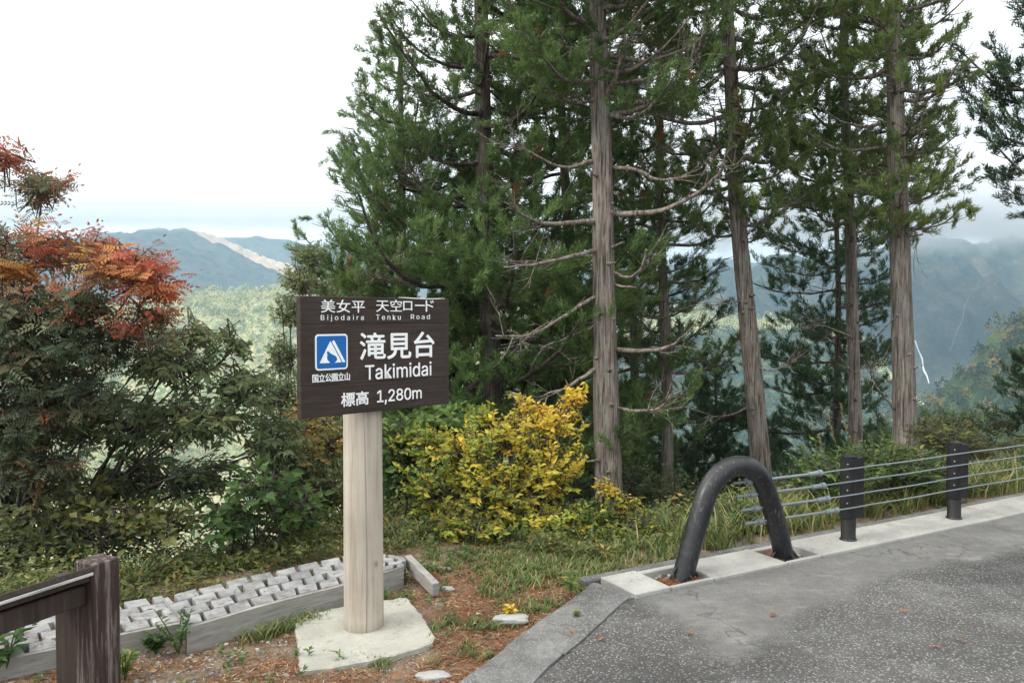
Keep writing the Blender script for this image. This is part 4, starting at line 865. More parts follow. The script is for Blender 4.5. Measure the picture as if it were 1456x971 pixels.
# ================================================================== SHRUBS
A = at
shrub('rowan_tree', 'rowan tree with red and orange compound leaves on its outer branches at the left edge', 'tree', B(-10, 7.2), [
    (A(20, 350, 6.3), (.55, .5, .28), 36, .55, .2), (A(100, 345, 6.3), (.32, .4, .16), 24, .62, .14), (A(60, 262, 6.5), (.26, .3, .13), 20, .47, .1), (A(5, 215, 6.5), (.18, .3, .2), 14, .62, .1),
    (A(175, 375, 6.0), (.42, .4, .20), 34, .68, .14), (A(215, 395, 6.0), (.2, .3, .2), 18, .80, .06), (A(200, 450, 6.0), (.28, .3, .1), 16, .64, .12), (A(40, 420, 6.2), (.5, .4, .15), 30, .5, .2), (A(10, 375, 6.1), (.25, .3, .12), 14, .95, .04),
    (A(60, 455, 6.2), (.6, .5, .22), 46, .25, .12), (A(150, 480, 6.4), (.6, .5, .25), 46, .22, .1), (A(40, 540, 6.4), (.7, .6, .35), 60, .2, .1), (A(-60, 470, 6.6), (.7, .6, .6), 60, .25, .14), (A(110, 425, 6.1), (.3, .3, .12), 22, .3, .14), (A(40, 500, 6.1), (.5, .3, .25), 34, .3, .14), (A(110, 560, 6.2), (.5, .3, .25), 30, .28, .14), (A(10, 590, 6.1), (.4, .3, .3), 34, .24, .12), (A(60, 650, 6.3), (.5, .3, .25), 40, .3, .12)],
    'rowan', (.145, .1), twig=.30, per=8, stems=1, seed=201, compound=(11, .046, .018), droop=.12, stem_r=.026, hub=A(30, 640, 6.8), flat=.35)
shrub('spreading_shrub', 'wide dark green shrub with drooping narrow leaves left of the sign', 'shrub', B(60, 7.0), [
    (A(250, 520, 6.8), (.5, .6, .28), 70, .52, .15), (A(300, 590, 6.8), (.55, .6, .3), 84, .46, .15), (A(350, 545, 7.0), (.3, .5, .2), 50, .4, .12), (A(200, 600, 7.0), (.6, .6, .3), 80, .35, .12), (A(270, 475, 7.0), (.35, .4, .12), 36, .6, .16), (A(120, 590, 7.1), (.6, .6, .35), 80, .33, .12), (A(40, 620, 7.0), (.6, .6, .35), 70, .35, .12), (A(330, 490, 6.9), (.2, .3, .1), 16, .55, .1), (A(395, 620, 7.2), (.3, .5, .3), 80, .4, .15), (A(60, 690, 7.2), (.9, .5, .3), 120, .3, .12), (A(240, 680, 7.2), (.8, .5, .3), 130, .32, .14), (A(420, 690, 7.6), (.5, .5, .35), 90, .4, .15), (A(100, 760, 6.6), (.9, .4, .2), 90, .35, .14)],
    'darkleaf', (.085, .036), twig=.3, per=11, stems=2, seed=202, droop=.4, stem_r=.02, hub=A(120, 690, 7.0), flat=.5)
shrub('maple_shrub', 'low shrub with yellow green lobed leaves in front of the dark stems', 'shrub', B(180, 6.5), [
    (A(180, 728, 6.3), (.42, .4, .12), 40, .62, .12), (A(250, 740, 6.3), (.3, .4, .14), 30, .55, .12), (A(120, 700, 6.5), (.3, .4, .12), 20, .6, .14), (A(60, 730, 6.4), (.5, .4, .2), 36, .45, .14)], 'olive', (.085, .06), twig=.24, per=6, stems=2, seed=203, flat=.35, stem_r=.01)
shrub('broadleaf_shrub', 'shrub with large oval green leaves left of the log post', 'shrub', B(350, 6.75), [
    (A(370, 690, 6.4), (.36, .35, .22), 46, .45, .12), (A(320, 735, 6.4), (.3, .35, .2), 36, .4, .12), (A(420, 720, 6.7), (.3, .35, .2), 30, .5, .15)], 'green', (.11, .062), twig=.25, per=5, stems=4, seed=204, flat=.4, stem_r=.01, droop=.15)
shrub('loose_shrub', 'tall loose small leaved shrub standing between the valley view and the sign', 'shrub', B(425, 9.5), [
    (A(425, 395, 9.5), (.28, .4, .2), 60, .6, .12), (A(412, 440, 9.5), (.2, .4, .25), 50, .55, .12), (A(400, 500, 9.5), (.2, .4, .28), 50, .5, .12), (A(390, 560, 9.3), (.35, .4, .3), 90, .5, .14), (A(440, 600, 9.3), (.5, .5, .4), 110, .5, .2), (A(440, 360, 9.8), (.25, .3, .2), 40, .6, .1), (A(470, 450, 9.7), (.3, .4, .5), 80, .5, .1)], 'darkleaf', (.055, .03), twig=.25, per=12, stems=4, seed=205, stem_r=.016, flat=.6)
shrub('orange_shrub', 'shrub with orange brown autumn leaves just below the left end of the sign board', 'shrub', B(455, 8.0), [
    (A(435, 600, 7.8), (.2, .3, .3), 30, .95, .06), (A(470, 625, 7.8), (.25, .3, .25), 34, .8, .14), (A(410, 650, 7.6), (.4, .3, .25), 40, .6, .18), (A(470, 690, 7.6), (.4, .3, .3), 60, .55, .16), (A(420, 740, 7.3), (.5, .3, .2), 50, .45, .15)], 'olive', (.07, .04), twig=.25, per=8, stems=3, seed=206, stem_r=.01)
shrub('yellow_shrub', 'large rounded shrub with bright yellow leaves right of the sign', 'shrub', B(730, 7.8), [
    (A(790, 592, 7.8), (.32, .4, .2), 52, .82, .10), (A(730, 612, 7.8), (.35, .45, .25), 62, .68, .14), (A(660, 640, 7.7), (.45, .45, .3), 92, .54, .15), (A(780, 665, 7.6), (.42, .45, .35), 105, .70, .14), (A(700, 700, 7.4), (.5, .4, .35), 125, .58, .16), (A(620, 690, 7.5), (.45, .4, .35), 95, .47, .16), (A(670, 745, 7.1), (.45, .3, .14), 70, .52, .16), (A(780, 740, 7.3), (.5, .35, .2), 80, .46, .16), (A(600, 630, 7.9), (.35, .4, .25), 60, .42, .14), (A(850, 735, 7.4), (.35, .3, .22), 60, .38, .14), (A(745, 572, 8.0), (.12, .2, .15), 14, .78, .1), (A(815, 562, 7.8), (.14, .2, .12), 18, .90, .06), (A(680, 590, 8.0), (.2, .3, .15), 26, .5, .15)],
    'yellow', (.068, .034), twig=.26, per=13, stems=7, seed=207, stem_r=.011, flat=.55, srads=(.2, 1))
shrub('green_shrub', 'fresh green broad leaved shrub under the right end of the sign board', 'shrub', B(580, 8.6), [
    (A(565, 610, 8.2), (.3, .4, .16), 34, .7, .1), (A(590, 660, 8.2), (.4, .4, .4), 70, .5, .12), (A(640, 590, 8.4), (.4, .4, .15), 40, .6, .1)], 'green', (.12, .075), twig=.28, per=6, stems=4, seed=208, stem_r=.012)
shrub('small_shrub', 'small shrub with yellow tips and dark red twigs at the pale grey trunk', 'shrub', B(880, 7.6), [
    (A(865, 690, 7.5), (.14, .2, .1), 26, .84, .08), (A(885, 712, 7.5), (.22, .2, .12), 36, .66, .14), (A(895, 745, 7.4), (.34, .25, .2), 80, .35, .16), (A(850, 765, 7.2), (.3, .25, .12), 50, .4, .16)], 'yellow', (.05, .024), twig=.2, per=8, stems=4, seed=209, stem_r=.006)
for sd_, lab, px, Y, cl, mt, lf in [
    (210, 'low green and yellow shrub seen through the arched pipe', 1045, 7.9, [((1040, 730), (.5, .4, .22), 80, .5, .18), ((1100, 745), (.4, .3, .16), 50, .5, .2), ((1010, 760), (.35, .3, .16), 50, .4, .14)], 'green', (.05, .026)),
    (211, 'feathery green shrub behind the first guardrail post', 1190, 8.5, [((1190, 725), (.5, .3, .15), 70, .6, .18), ((1190, 665), (.5, .5, .3), 110, .55, .15), ((1250, 650), (.5, .5, .25), 110, .6, .16), ((1140, 690), (.4, .4, .25), 70, .5, .2), ((1230, 700), (.6, .4, .2), 80, .5, .16)], 'green', (.07, .028)),
    (212, 'shrub with broad green and yellowing leaves between the two guardrail posts', 1300, 8.9, [((1310, 715), (.6, .3, .12), 80, .6, .18), ((1300, 665), (.6, .5, .28), 150, .6, .16), ((1290, 700), (.6, .4, .2), 90, .55, .18), ((1350, 690), (.5, .4, .2), 70, .6, .16)], 'green', (.075, .036)),
    (213, 'tall olive green thicket behind the second guardrail post', 1400, 10.6, [((1390, 640), (.8, .6, .35), 150, .42, .14), ((1450, 660), (.7, .5, .3), 110, .45, .16), ((1340, 615), (.5, .5, .25), 90, .45, .12), ((1420, 690), (.8, .5, .2), 100, .5, .2)], 'olive', (.07, .03)),
    (214, 'thicket with yellow green leaves at the right edge behind the cables', 1470, 9.9, [((1420, 700), (.6, .3, .12), 80, .6, .18), ((1475, 670), (.6, .5, .3), 110, .6, .16), ((1440, 700), (.6, .4, .15), 60, .6, .16)], 'green', (.07, .035)),
    (215, 'dark green hillside shrub below the trunk nearest the waterfall', 1330, 16, [((1330, 600), (.9, .7, .35), 130, .4, .12), ((1260, 630), (.9, .7, .4), 120, .35, .12), ((1400, 600), (.7, .7, .3), 80, .4, .12)], 'darkleaf', (.09, .04)),
    (216, 'dark shrub mass between the slender trunk and the arched pipe', 985, 12.5, [((960, 700), (.7, .6, .45), 110, .3, .1), ((900, 690), (.5, .6, .5), 90, .3, .1), ((1010, 740), (.6, .5, .3), 80, .35, .12)], 'darkleaf', (.08, .035))]:
    shrub('roadside_shrub', lab, 'shrub', B(px, Y), [(A(x, y, Y + rng.uniform(-.4, .4)), r, n, t, j) for (x, y), r, n, t, j in cl], mt, lf, group='shrubs behind the guardrail', twig=.28, per=9, stems=5, seed=sd_, stem_r=.01, flat=.5)

# ================================================================== UNDERGROWTH, GRASS, LITTER
rng = np.random.default_rng(301)
def edge_pts(n, d0, d1, x0=-6, x1=14):
    x = rng.uniform(x0, x1, n); y = yedge(x) + rng.uniform(d0, d1, n) / .82; return x, y
m = MB(); n = 15000; x, y = edge_pts(n, .12, 4.2); 
h = rng.uniform(.05, .5, n) * np.clip((y - yedge(x)) * .8, .25, 1) * (.6 + .8 * vnoise(x * 1.5, y * 1.5, 5)); kk = 9
I = np.repeat(np.arange(n), kk); hh = np.tile(np.linspace(.2, 1, kk), n) * h[I]
lean = rng.normal(0, .22, (n, 2)); P = np.stack([x[I] + lean[I, 0] * hh, y[I] + lean[I, 1] * hh, gz(x, y)[I] + hh], -1)
a = rng.random(len(P)) * 6.28; D = np.stack([np.cos(a), np.sin(a), rng.uniform(-.3, .5, len(P))], -1)
L = rng.uniform(.03, .085, len(P)); tn = np.clip(.25 + .5 * vnoise(P[:, 0] * 1.2, P[:, 1] * 1.2, 7) + rng.normal(0, .1, len(P)) + rng.normal(0, .18, n)[I], 0, 1)
leaves(m, P, D, np.array([0, 0, 1.]) + rng.normal(0, .5, (len(P), 3)), L, L * rng.uniform(.3, .6, len(P)), tn)
m.tube([[0, 12, -3], [0, 12, -2.9]], .01, 3)
x = rng.uniform(-5, .9, 2600); y = yedge(x) + rng.uniform(-.3, .5, 2600) * np.clip((-.3 - x) * 2 + 1, .3, 1)
dn = vnoise(x * 2.3, y * 2.3, 15) * .6 + vnoise(x * 7, y * 7, 16) * .4
ok = ((x < -.75) | (y > yedge(x) - .02)) & (dn > .27); x = x[ok]; y = y[ok]; dn = dn[ok]; kk = 8; I = np.repeat(np.arange(len(x)), kk)
h = rng.uniform(.02, .12, len(x)) + rng.uniform(.1, 1.0, len(x)) * np.clip(dn - .42, 0, 1); sc_ = rng.uniform(.5, 1.5, len(x))
hh = np.tile(np.linspace(.15, 1, kk), len(x)) * h[I]; a = rng.random(len(I)) * 6.28; L = rng.uniform(.02, .06, len(I)) * sc_[I]; ln_ = rng.normal(0, .3, (len(x), 2))
leaves(m, np.stack([x[I] + .02 * np.cos(a) + ln_[I, 0] * hh, y[I] + .02 * np.sin(a) + ln_[I, 1] * hh, gz(x, y)[I] + hh], -1), np.stack([np.cos(a), np.sin(a) - .3, rng.uniform(-.5, .8, len(a))], -1), np.array([0, -.5, .8]) + rng.normal(0, .5, (len(a), 3)), L, L * rng.uniform(.2, .6, len(a)), np.clip(rng.normal(.45, .12, len(a)) + rng.normal(0, .22, len(x))[I], 0, 1))
tag(m.build('undergrowth', MAT['olive']), kind='stuff')
m = MB()
def blades(mb, x, y, h, tn, w=.006, bend=.5):
    n = len(x); a = rng.random(n) * 6.28; dr = np.stack([np.cos(a), np.sin(a)], -1); z = gz(x, y); X = np.stack([-dr[:, 1], dr[:, 0], 0 * a], -1) * w
    def q(t, k): return np.stack([x + dr[:, 0] * h * bend * t * t, y + dr[:, 1] * h * bend * t * t, z + h * (t - .25 * bend * t * t)], -1)
    a0, a1, a2, a3 = q(0, 0), q(.4, 0), q(.75, 0), q(1, 0)
    V = np.stack([a0 - X, a0 + X, a1 - X, a1 + X, a2 - X * .7, a2 + X * .7, a3], 1).reshape(-1, 3); i = np.arange(n)[:, None] * 7
    f = np.concatenate([i + [0, 1, 3], i + [0, 3, 2], i + [2, 3, 5], i + [2, 5, 4], i + [4, 5, 6]], 1).reshape(-1, 3); mb.add(V, f, np.repeat(tn, 5))
def tuft_pts(cx, cy, k, r): I = np.repeat(np.arange(len(cx)), k); return cx[I] + rng.normal(0, r, len(I)), cy[I] + rng.normal(0, r, len(I)), I
# bank edge grass
n = 420; x, y = edge_pts(n, -.05, 1.2); gx_, gy_, I = tuft_pts(x, y, 16, .05); blades(m, gx_, gy_, rng.uniform(.08, .3, len(gx_)) * (1 + .6 * (gx_ > 1.2)), np.clip(rng.normal(.45, .2, len(gx_)) + .2 * (gx_ > 2), 0, 1), bend=.7)
# yellowing long grass behind the rail
x = rng.uniform(1.6, 6.5, 90); y = yedge(x) + rng.uniform(.02, .6, 90); gx_, gy_, I = tuft_pts(x, y, 18, .05); blades(m, gx_, gy_, rng.uniform(.12, .4, len(gx_)), np.clip(rng.normal(.66, .16, len(gx_)), 0, 1), .005, .9)
# open ground: sparse short tufts left of the kerb
x = rng.uniform(-3.2, .9, 5200); y = rng.uniform(3.2, 7.0, 5200); ok = (x < xk(y) - .03) & (y < yedge(x) + .1) & (vnoise(x * 2.2, y * 2.2, 61) * .7 + vnoise(x * 7, y * 7, 62) * .3 + np.clip((y - 5.4) * .15, -.1, .25) > .54)
def on_slab(x, y): return (np.abs((x - pc[0])) < .42) & (np.abs(y - pc[1] + .03) < .40)
def on_deck(x, y): return (y > yedge(x) - .95) & (x < -.75)
ok &= ~on_slab(x, y) & ~on_deck(x, y); x, y = x[ok], y[ok]; gx_, gy_, I = tuft_pts(x, y, 12, .022); s_ = ~on_slab(gx_, gy_); gx_, gy_ = gx_[s_], gy_[s_]
blades(m, gx_, gy_, rng.uniform(.015, .075, len(gx_)), np.clip(rng.normal(.5, .2, len(gx_)), 0, 1), .0035, .9)
u = rng.uniform(-.9, 1.6, 260); vv = rng.uniform(.55, 1.25, 260); P = O2 + u[:, None] * E2 + vv[:, None] * N2; gx_, gy_, I = tuft_pts(P[:, 0], P[:, 1], 14, .03)
o_ = ((np.c_[gx_, gy_] - O2) @ N2 > .55) & (gx_ > xk(gy_) - .9); gx_, gy_ = gx_[o_], gy_[o_]; blades(m, gx_, gy_, rng.uniform(.02, .11, len(gx_)), np.clip(rng.normal(.55, .24, len(gx_)), 0, 1), .004, .8)
# along the walkway's front edge
e = np.array([gnd(a_, b_2 + 31)[:2] for a_, b_2 in [(262, 898), (330, 880), (400, 864), (455, 846)]]); e = resam(e, 90) + rng.normal(0, .03, (90, 2)) - [0, .02]; e = e[vnoise(e[:, 0] * 3.5, e[:, 1] * 3.5, 44) > .55]; gx_, gy_, I = tuft_pts(e[:, 0], e[:, 1], 10, .035)
blades(m, gx_, gy_, rng.uniform(.03, .11, len(gx_)), np.clip(rng.normal(.55, .2, len(gx_)), 0, 1), .0035, .8)
tag(m.build('grass', MAT['grass']), kind='stuff')
# broad-leaved weeds
m = MB(); x = rng.uniform(-3.2, .8, 420); y = rng.uniform(3.4, 7.0, 420); ok = (x < xk(y) - .05) & ~on_slab(x, y) & ~on_deck(x, y) & (vnoise(x * 1.8, y * 1.8, 71) > .5) & (y < yedge(x) + .2)
x, y = x[ok], y[ok]; kk = 14; I = np.repeat(np.arange(len(x)), kk); a = rng.random(len(I)) * 6.28; hh = rng.uniform(.01, .07, len(I))
leaves(m, np.stack([x[I], y[I], gz(x, y)[I] + hh], -1), np.stack([np.cos(a), np.sin(a), rng.uniform(0, .6, len(I))], -1), np.array([0, 0, 1.]) + rng.normal(0, .3, (len(I), 3)), rng.uniform(.02, .05, len(I)), rng.uniform(.01, .022, len(I)), np.clip(rng.normal(.55, .2, len(I)), 0, 1))
tag(m.build('weeds', MAT['green']), kind='stuff')
# brown fallen cedar needles, drifted in patches
m = MB(); n = 170000; x = rng.uniform(-3.4, .9, n); y = rng.uniform(3.2, 7.2, n)
dn = vnoise(x * 1.6, y * 1.6, 81) * .6 + vnoise(x * 6, y * 6, 82) * .4; near_k = np.exp(-np.abs(x - xk(y) + .08) / .16) * .5
ok = (x < xk(y) + .01) & (dn + near_k > .42 + rng.normal(0, .06, n)) & ~on_deck(x, y) & (~on_slab(x, y) | (rng.random(n) < .035)) & (y < yedge(x) + .3)
x, y = x[ok], y[ok]; n = len(x); a = rng.random(n) * 6.28; z = gz(x, y) + np.where(on_slab(x, y), .024, .004) + rng.uniform(0, .012, n)
leaves(m, np.stack([x, y, z], -1), np.stack([np.cos(a), np.sin(a), rng.normal(0, .12, n)], -1), np.array([0, 0, 1.]) + rng.normal(0, .3, (n, 3)), rng.uniform(.02, .07, n), rng.uniform(.002, .006, n), np.clip(rng.normal(.42, .2, n) + .45 * (rng.random(n) < .25), 0, 1))
n = 500; px_ = rng.uniform(0, 590, n); py_ = np.interp(px_, [0, 165, 230, 400, 590], [905, 880, 868, 828, 798]) + rng.uniform(-20, 22, n); P = np.array([gnd(a_, b_, .155) for a_, b_ in zip(px_, py_)]); a = rng.random(n) * 6.28
z_ = np.where(px_ > 250, .154, .125); leaves(m, np.c_[P[:, :2], z_], np.stack([np.cos(a), np.sin(a), 0 * a], -1), np.tile([0, 0, 1.], (n, 1)), rng.uniform(.015, .05, n), rng.uniform(.003, .008, n), np.clip(rng.normal(.4, .25, n), 0, 1))
# a few on the road, band and kerb
n = 500; u = rng.uniform(-.1, 6, n); v = np.abs(rng.normal(0, .25, n)); v = .41 - v; P = O2 + u[:, None] * E2 + v[:, None] * N2; a = rng.random(n) * 6.28
leaves(m, np.c_[P, np.where(v > 0, .048, .022)], np.stack([np.cos(a), np.sin(a), 0 * a], -1), np.tile([0, 0, 1.], (n, 1)), rng.uniform(.01, .04, n), .004, np.clip(rng.normal(.4, .2, n), 0, 1))
for u0, v0 in ((.42, .2), (.45, .12), (1.6, .2), (1.66, .3), (.62, .1)):
    n = 160; P = O2 + (u0 + rng.normal(0, .04, n))[:, None] * E2 + (v0 + rng.normal(0, .03, n))[:, None] * N2; a = rng.random(n) * 6.28
    leaves(m, np.c_[P, rng.uniform(-.005, .02, n)], np.stack([np.cos(a), np.sin(a), rng.normal(0, .2, n)], -1), np.tile([0, 0, 1.], (n, 1)) + rng.normal(0, .3, (n, 3)), rng.uniform(.03, .07, n), .005, np.clip(rng.normal(.45, .15, n), 0, 1))
tag(m.build('fallen_needles', MAT['litter']), kind='stuff')
# small stones in the bare gravelly places
m = MB(); n = 7000; x = rng.uniform(-3.2, .8, n); y = rng.uniform(3.3, 6.6, n); ok = (x < xk(y) - .02) & ~on_slab(x, y) & ~on_deck(x, y) & (vnoise(x * 1.3, y * 1.3, 91) + .25 * np.exp(-((x + 1.9) ** 2 + (y - 4.5) ** 2) / .25) > .55)
x, y = x[ok], y[ok]; stones(m, np.stack([x, y, gz(x, y) + .002], -1), rng.uniform(.004, .017, len(x)) ** 1.0)
tag(m.build('gravel', MAT['gravel']), kind='stuff')
# fallen leaves
m = MB(); pts = [gnd(x, y, .03) for x, y in [(1095, 875), (1305, 790), (1320, 916), (1360, 905), (1275, 868), (985, 900), (1340, 750), (1185, 778), (1170, 775), (820, 902), (860, 905), (700, 912)]]
for k_, p in enumerate(pts):
    for q in range(1): leaves(m, [p], [[rng.normal(), rng.normal(), .05]], [[.1, 0, 1]], rng.uniform(.05, .11), rng.uniform(.02, .04), rng.uniform(.2, .7))
n = 200; x = rng.uniform(-3, .8, n); y = rng.uniform(3.6, 6.8, n); ok = (x < xk(y)) & ~on_slab(x, y) & ~on_deck(x, y); x, y = x[ok], y[ok]; n = len(x); a = rng.random(n) * 6.28
leaves(m, np.stack([x, y, gz(x, y) + .02], -1), np.stack([np.cos(a), np.sin(a), rng.normal(0, .3, n)], -1), np.array([0, 0, 1.]) + rng.normal(0, .4, (n, 3)), rng.uniform(.03, .06, n), rng.uniform(.02, .035, n), rng.uniform(.3, 1, n))
tag(m.build('fallen_leaves', MAT['litter']), kind='stuff')
# rocks
def rock(p, s, label, ax=(1, .7, .4)):
    global rng
    import mathutils
    m = MB(); bm = __import__('bmesh').new(); __import__('bmesh').ops.create_icosphere(bm, subdivisions=4, radius=1)
    V = np.array([v.co[:] for v in bm.verts]); Fc = np.array([[v.index for v in f.verts] for f in bm.faces]); bm.free()
    V = V * (1 + .22 * fbm(V[:, 0] * 1.4 + p[0] * 9, V[:, 1] * 1.4 + V[:, 2] * 1.7, 4, 3) [:, None]); V = np.sign(V) * np.abs(V) ** .85
    V = V * np.array(ax) * s + p; m.add(V, Fc); o = m.build('rock', MAT['stone'], base=p); tag(o, label, 'rock'); return o
rock(gnd(727, 880, .01), .11, 'flat pale rock half sunk in the ground left of the kerb', (1.1, .6, .3))
rock(gnd(632, 838, .0), .06, 'small grey rock right of the end board of the walkway', (1.2, .6, .4))
rock(gnd(700, 955, .0), .075, 'grey rock near the corner of the concrete footing', (1.2, .6, .35))
rock(gnd(616, 961, .0), .08, 'low dark rock just in front of the concrete footing', (1.2, .6, .3))
rock(gnd(628, 808, .0), .05, 'small pale stone beyond the end board of the walkway', (1.5, .6, .35))
# plants standing in front of the stand
def plant(name, label, p, n, h, lf, mat, seed, tone):
    global rng
    rng = np.random.default_rng(seed); T = thing(name, p, label, 'plant'); sm = MB(); lm = MB()
    for _ in range(n):
        e = p + np.array([rng.normal(0, .3 * h), rng.normal(0, .3 * h), h * rng.uniform(.7, 1.1)]); c = crom([p, (p + e) / 2 + [0, 0, .1 * h], e], 5); sm.tube(c, np.linspace(.005, .002, len(c)), 5)
        k = 9; ii = np.linspace(3, len(c) - 1, k).astype(int); a = rng.random(k) * 6.28
        leaves(lm, c[ii], np.stack([np.cos(a), np.sin(a), rng.uniform(0, .5, k)], -1), np.array([0, 0, 1.]) + rng.normal(0, .3, (k, 3)), lf[0] * rng.uniform(.7, 1.2, k), lf[1], np.clip(tone + rng.normal(0, .12, k), 0, 1), curl=.1)
    sm.build('stem', MAT['green'], T); lm.build('foliage', MAT[mat], T)
plant('weed_plant', 'leafy green plant in front of the dark stand at the left edge', gnd(5, 965, 0), 6, .35, (.11, .05), 'green', 401, .45)
plant('weed_plant', 'pale green sprig growing at the foot of the dark end post', gnd(178, 968, 0), 5, .16, (.06, .03), 'green', 402, .8)
plant('weed_plant', 'small green plant growing in the notch between the two walkway sections', gnd(254, 928, 0), 7, .24, (.05, .024), 'green', 403, .5)
plant('weed_plant', 'round green weed at the front edge of the lower walkway section', gnd(222, 930, 0), 12, .12, (.05, .028), 'green', 404, .4)
plant('weed_plant', 'single pale seedling left of the kerb bend', gnd(812, 848, 0), 3, .16, (.07, .035), 'green', 405, .8)
plant('weed_plant', 'yellow leaved sprig beside the flat pale rock', gnd(722, 878, 0), 3, .07, (.06, .03), 'yellow', 406, .9)
plant('weed_plant', 'tiny weed tuft growing out of the kerb', gnd(820, 876, .03), 14, .035, (.03, .006), 'grass', 407, .8)
# tall plumed grass
for k_, (px, py) in enumerate([(1178, 590), (1195, 575), (1164, 620)]):
    b_0 = B(px + 20, 10.5); top = at(px, py, 10.3); T = thing('plume_grass', b_0, ['tallest plumed grass stalk behind the first guardrail post', 'plumed grass stalk right of the tallest one', 'leaning plumed grass stalk left of the tallest one'][[1, 0, 2][k_]], 'grass', 'plumed grass stalks'); m = MB()
    c = crom([b_0, (b_0 + top) / 2 + [.08, 0, 0], top], 6); m.tube(c, np.linspace(.005, .002, len(c)), 5); m.build('stalk', MAT['grass'], T); m = MB()
    P = top - (top - c[-4]) * rng.random((60, 1)); leaves(m, P, nrm(top - c[-3]) + rng.normal(0, .3, (60, 3)), rng.normal(size=(60, 3)), .06, .008, np.full(60, .95)); m.build('plume', MAT['grass'], T)

# ================================================================== HAZE AND CLOUD
def volbox(name, x0, x1, y0, y1, z0, z1, mat, kind='stuff'):
    m = MB(); m.box([(x0 + x1) / 2, (y0 + y1) / 2, (z0 + z1) / 2], [x1 - x0, y1 - y0, z1 - z0]); o = m.build(name, mat); tag(o, kind=kind); return o
a = N('haze_air'); v = a.n('ShaderNodeVolumePrincipled'); v.inputs['Color'].default_value = (.56, .79, 1, 1); v.inputs['Density'].default_value = 1.85e-4; v.inputs['Anisotropy'].default_value = .25
a.l(v.outputs[0], a.out.inputs['Volume']); a.m.volume_intersection_method if hasattr(a.m, 'volume_intersection_method') else None
volbox('haze', -3100, 3100, -1100, 4800, -420, 345, a.m)

def cloud(name, label, c, r, dens, seed, sc=.006, prof=((0, 0.), (.55, 1.), (1, 0.))):
    """a bank of cloud: a lumpy closed volume with soft edges"""
    a = N('cloud_vapour'); v = a.n('ShaderNodeVolumePrincipled'); v.inputs['Color'].default_value = (.97, .98, 1, 1); v.inputs['Anisotropy'].default_value = .1
    g = a.n('ShaderNodeSeparateXYZ'); a.l(a.tc.outputs['Generated'], g.inputs[0])
    n = a.noise(sc, 6, .62)
    e = a.math('ADD', a.math('MULTIPLY', a.ramp(g.outputs[2], list(prof)), .9), a.math('MULTIPLY', a.math('SUBTRACT', n, .5), 1.4))
    k = a.ramp(e, [(.22, 0.), (.62, 1.)]); a.l(a.math('MULTIPLY', k, dens), v.inputs['Density']); a.l(v.outputs[0], a.out.inputs['Volume'])
    m = MB(); m.box(c, np.array(r) * 2); o = m.build(name, a.m); tag(o, kind='stuff'); return o
cloud('cloud', '', (1350, 1500, 213), (1150, 180, 108), .014, 1, .008)
cloud('cloud', '', (-1200, 2300, 372), (1500, 150, 124), .0075, 2, .007, ((0, 0.), (.16, 1.), (.45, .8), (1, 0.)))
# ================================================================== CAMERA, SKY, SUN
cam = bpy.data.cameras.new('camera'); co = bpy.data.objects.new('camera', cam); COL.objects.link(co)
cam.sensor_width = 36; cam.lens = 36 * F / 1456; cam.clip_end = 30000; cam.clip_start = .05
co.location = (0, 0, CAMZ); co.rotation_euler = (math.pi / 2 - PITCH, 0, 0); SC.camera = co
SUN_EL, SUN_AZ = math.radians(38), math.radians(-115)     # azimuth from +Y, clockwise
sd = np.array([math.sin(SUN_AZ) * math.cos(SUN_EL), math.cos(SUN_AZ) * math.cos(SUN_EL), math.sin(SUN_EL)])
sl = bpy.data.lights.new('sun', 'SUN'); sl.energy = 1.5; sl.angle = math.radians(12); sl.color = (1, .95, .87)
so = bpy.data.objects.new('sun', sl); COL.objects.link(so); so.rotation_euler = Vector(sd).to_track_quat('Z', 'Y').to_euler()
W = bpy.data.worlds.new('World'); SC.world = W; W.use_nodes = True; nt = W.node_tree; nt.nodes.clear()
def wn(t, **k):
    a = nt.nodes.new(t)
    for x, y in k.items(): setattr(a, x, y)
    return a
wo = wn('ShaderNodeOutputWorld'); bg = wn('ShaderNodeBackground'); bg.inputs[1].default_value = .1
sky = wn('ShaderNodeTexSky', sky_type='NISHITA'); sky.sun_disc = False; sky.sun_elevation = SUN_EL; sky.sun_rotation = SUN_AZ; sky.altitude = 1280
tc = wn('ShaderNodeTexCoord'); sx = wn('ShaderNodeSeparateXYZ'); nt.links.new(tc.outputs['Generated'], sx.inputs[0])
rp = wn('ShaderNodeValToRGB'); e = rp.color_ramp.elements                      # brightness of an overcast sky by height
stops = [(0, (.30, .33, .34)), (.03, (.31, .335, .345)), (.12, (.345, .365, .372)), (.25, (.47, .48, .48)), (1, (1, .985, .95))]
while len(e) < len(stops): e.new(.5)
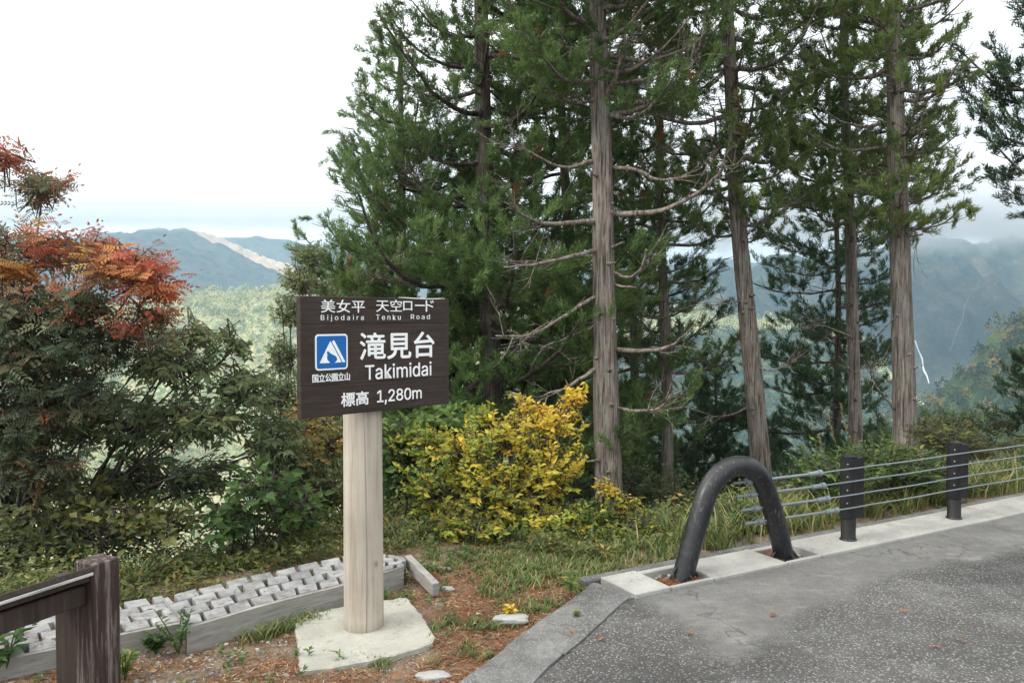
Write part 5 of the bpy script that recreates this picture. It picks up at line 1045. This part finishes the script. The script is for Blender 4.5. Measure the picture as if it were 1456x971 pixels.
for i_, (p_, c_) in enumerate(stops): e[i_].position = p_; e[i_].color = (*c_, 1)
nt.links.new(sx.outputs[2], rp.inputs[0])
nz = wn('ShaderNodeTexNoise'); nz.inputs['Scale'].default_value = 2.2; nz.inputs['Detail'].default_value = 5; mp = wn('ShaderNodeMapping'); mp.inputs['Scale'].default_value = (1, 1, 3.5)
nt.links.new(tc.outputs['Generated'], mp.inputs[0]); nt.links.new(mp.outputs[0], nz.inputs[0])
mr = wn('ShaderNodeMapRange'); mr.inputs[1].default_value = .3; mr.inputs[2].default_value = .7; mr.inputs[3].default_value = 23; mr.inputs[4].default_value = 27
# brighter towards the sun's side of the sky
gl = wn('ShaderNodeMapRange'); gl.inputs[1].default_value = -1; gl.inputs[2].default_value = 1; gl.inputs[3].default_value = 1.28; gl.inputs[4].default_value = .72; nt.links.new(sx.outputs[0], gl.inputs[0])
m1 = wn('ShaderNodeMath', operation='MULTIPLY'); nt.links.new(nz.outputs[0], mr.inputs[0]); nt.links.new(mr.outputs[0], m1.inputs[0]); nt.links.new(gl.outputs[0], m1.inputs[1])
vm = wn('ShaderNodeVectorMath', operation='SCALE'); nt.links.new(rp.outputs[0], vm.inputs[0]); nt.links.new(m1.outputs[0], vm.inputs[3])
mx = wn('ShaderNodeMix', data_type='RGBA'); mx.inputs[0].default_value = .92; nt.links.new(sky.outputs[0], mx.inputs[6]); nt.links.new(vm.outputs[0], mx.inputs[7])
nt.links.new(mx.outputs[2], bg.inputs[0]); nt.links.new(bg.outputs[0], wo.inputs[0])
SC.view_settings.view_transform = 'Standard'; SC.view_settings.look = 'None'; SC.view_settings.exposure = .5; SC.view_settings.gamma = 1
SC.cycles.use_denoising = True; SC.cycles.max_bounces = 5; SC.cycles.diffuse_bounces = 3; SC.cycles.glossy_bounces = 2; SC.cycles.transmission_bounces = 3; SC.cycles.volume_bounces = 2; SC.cycles.transparent_max_bounces = 8
SC.cycles.use_adaptive_sampling = True; SC.cycles.adaptive_threshold = .02
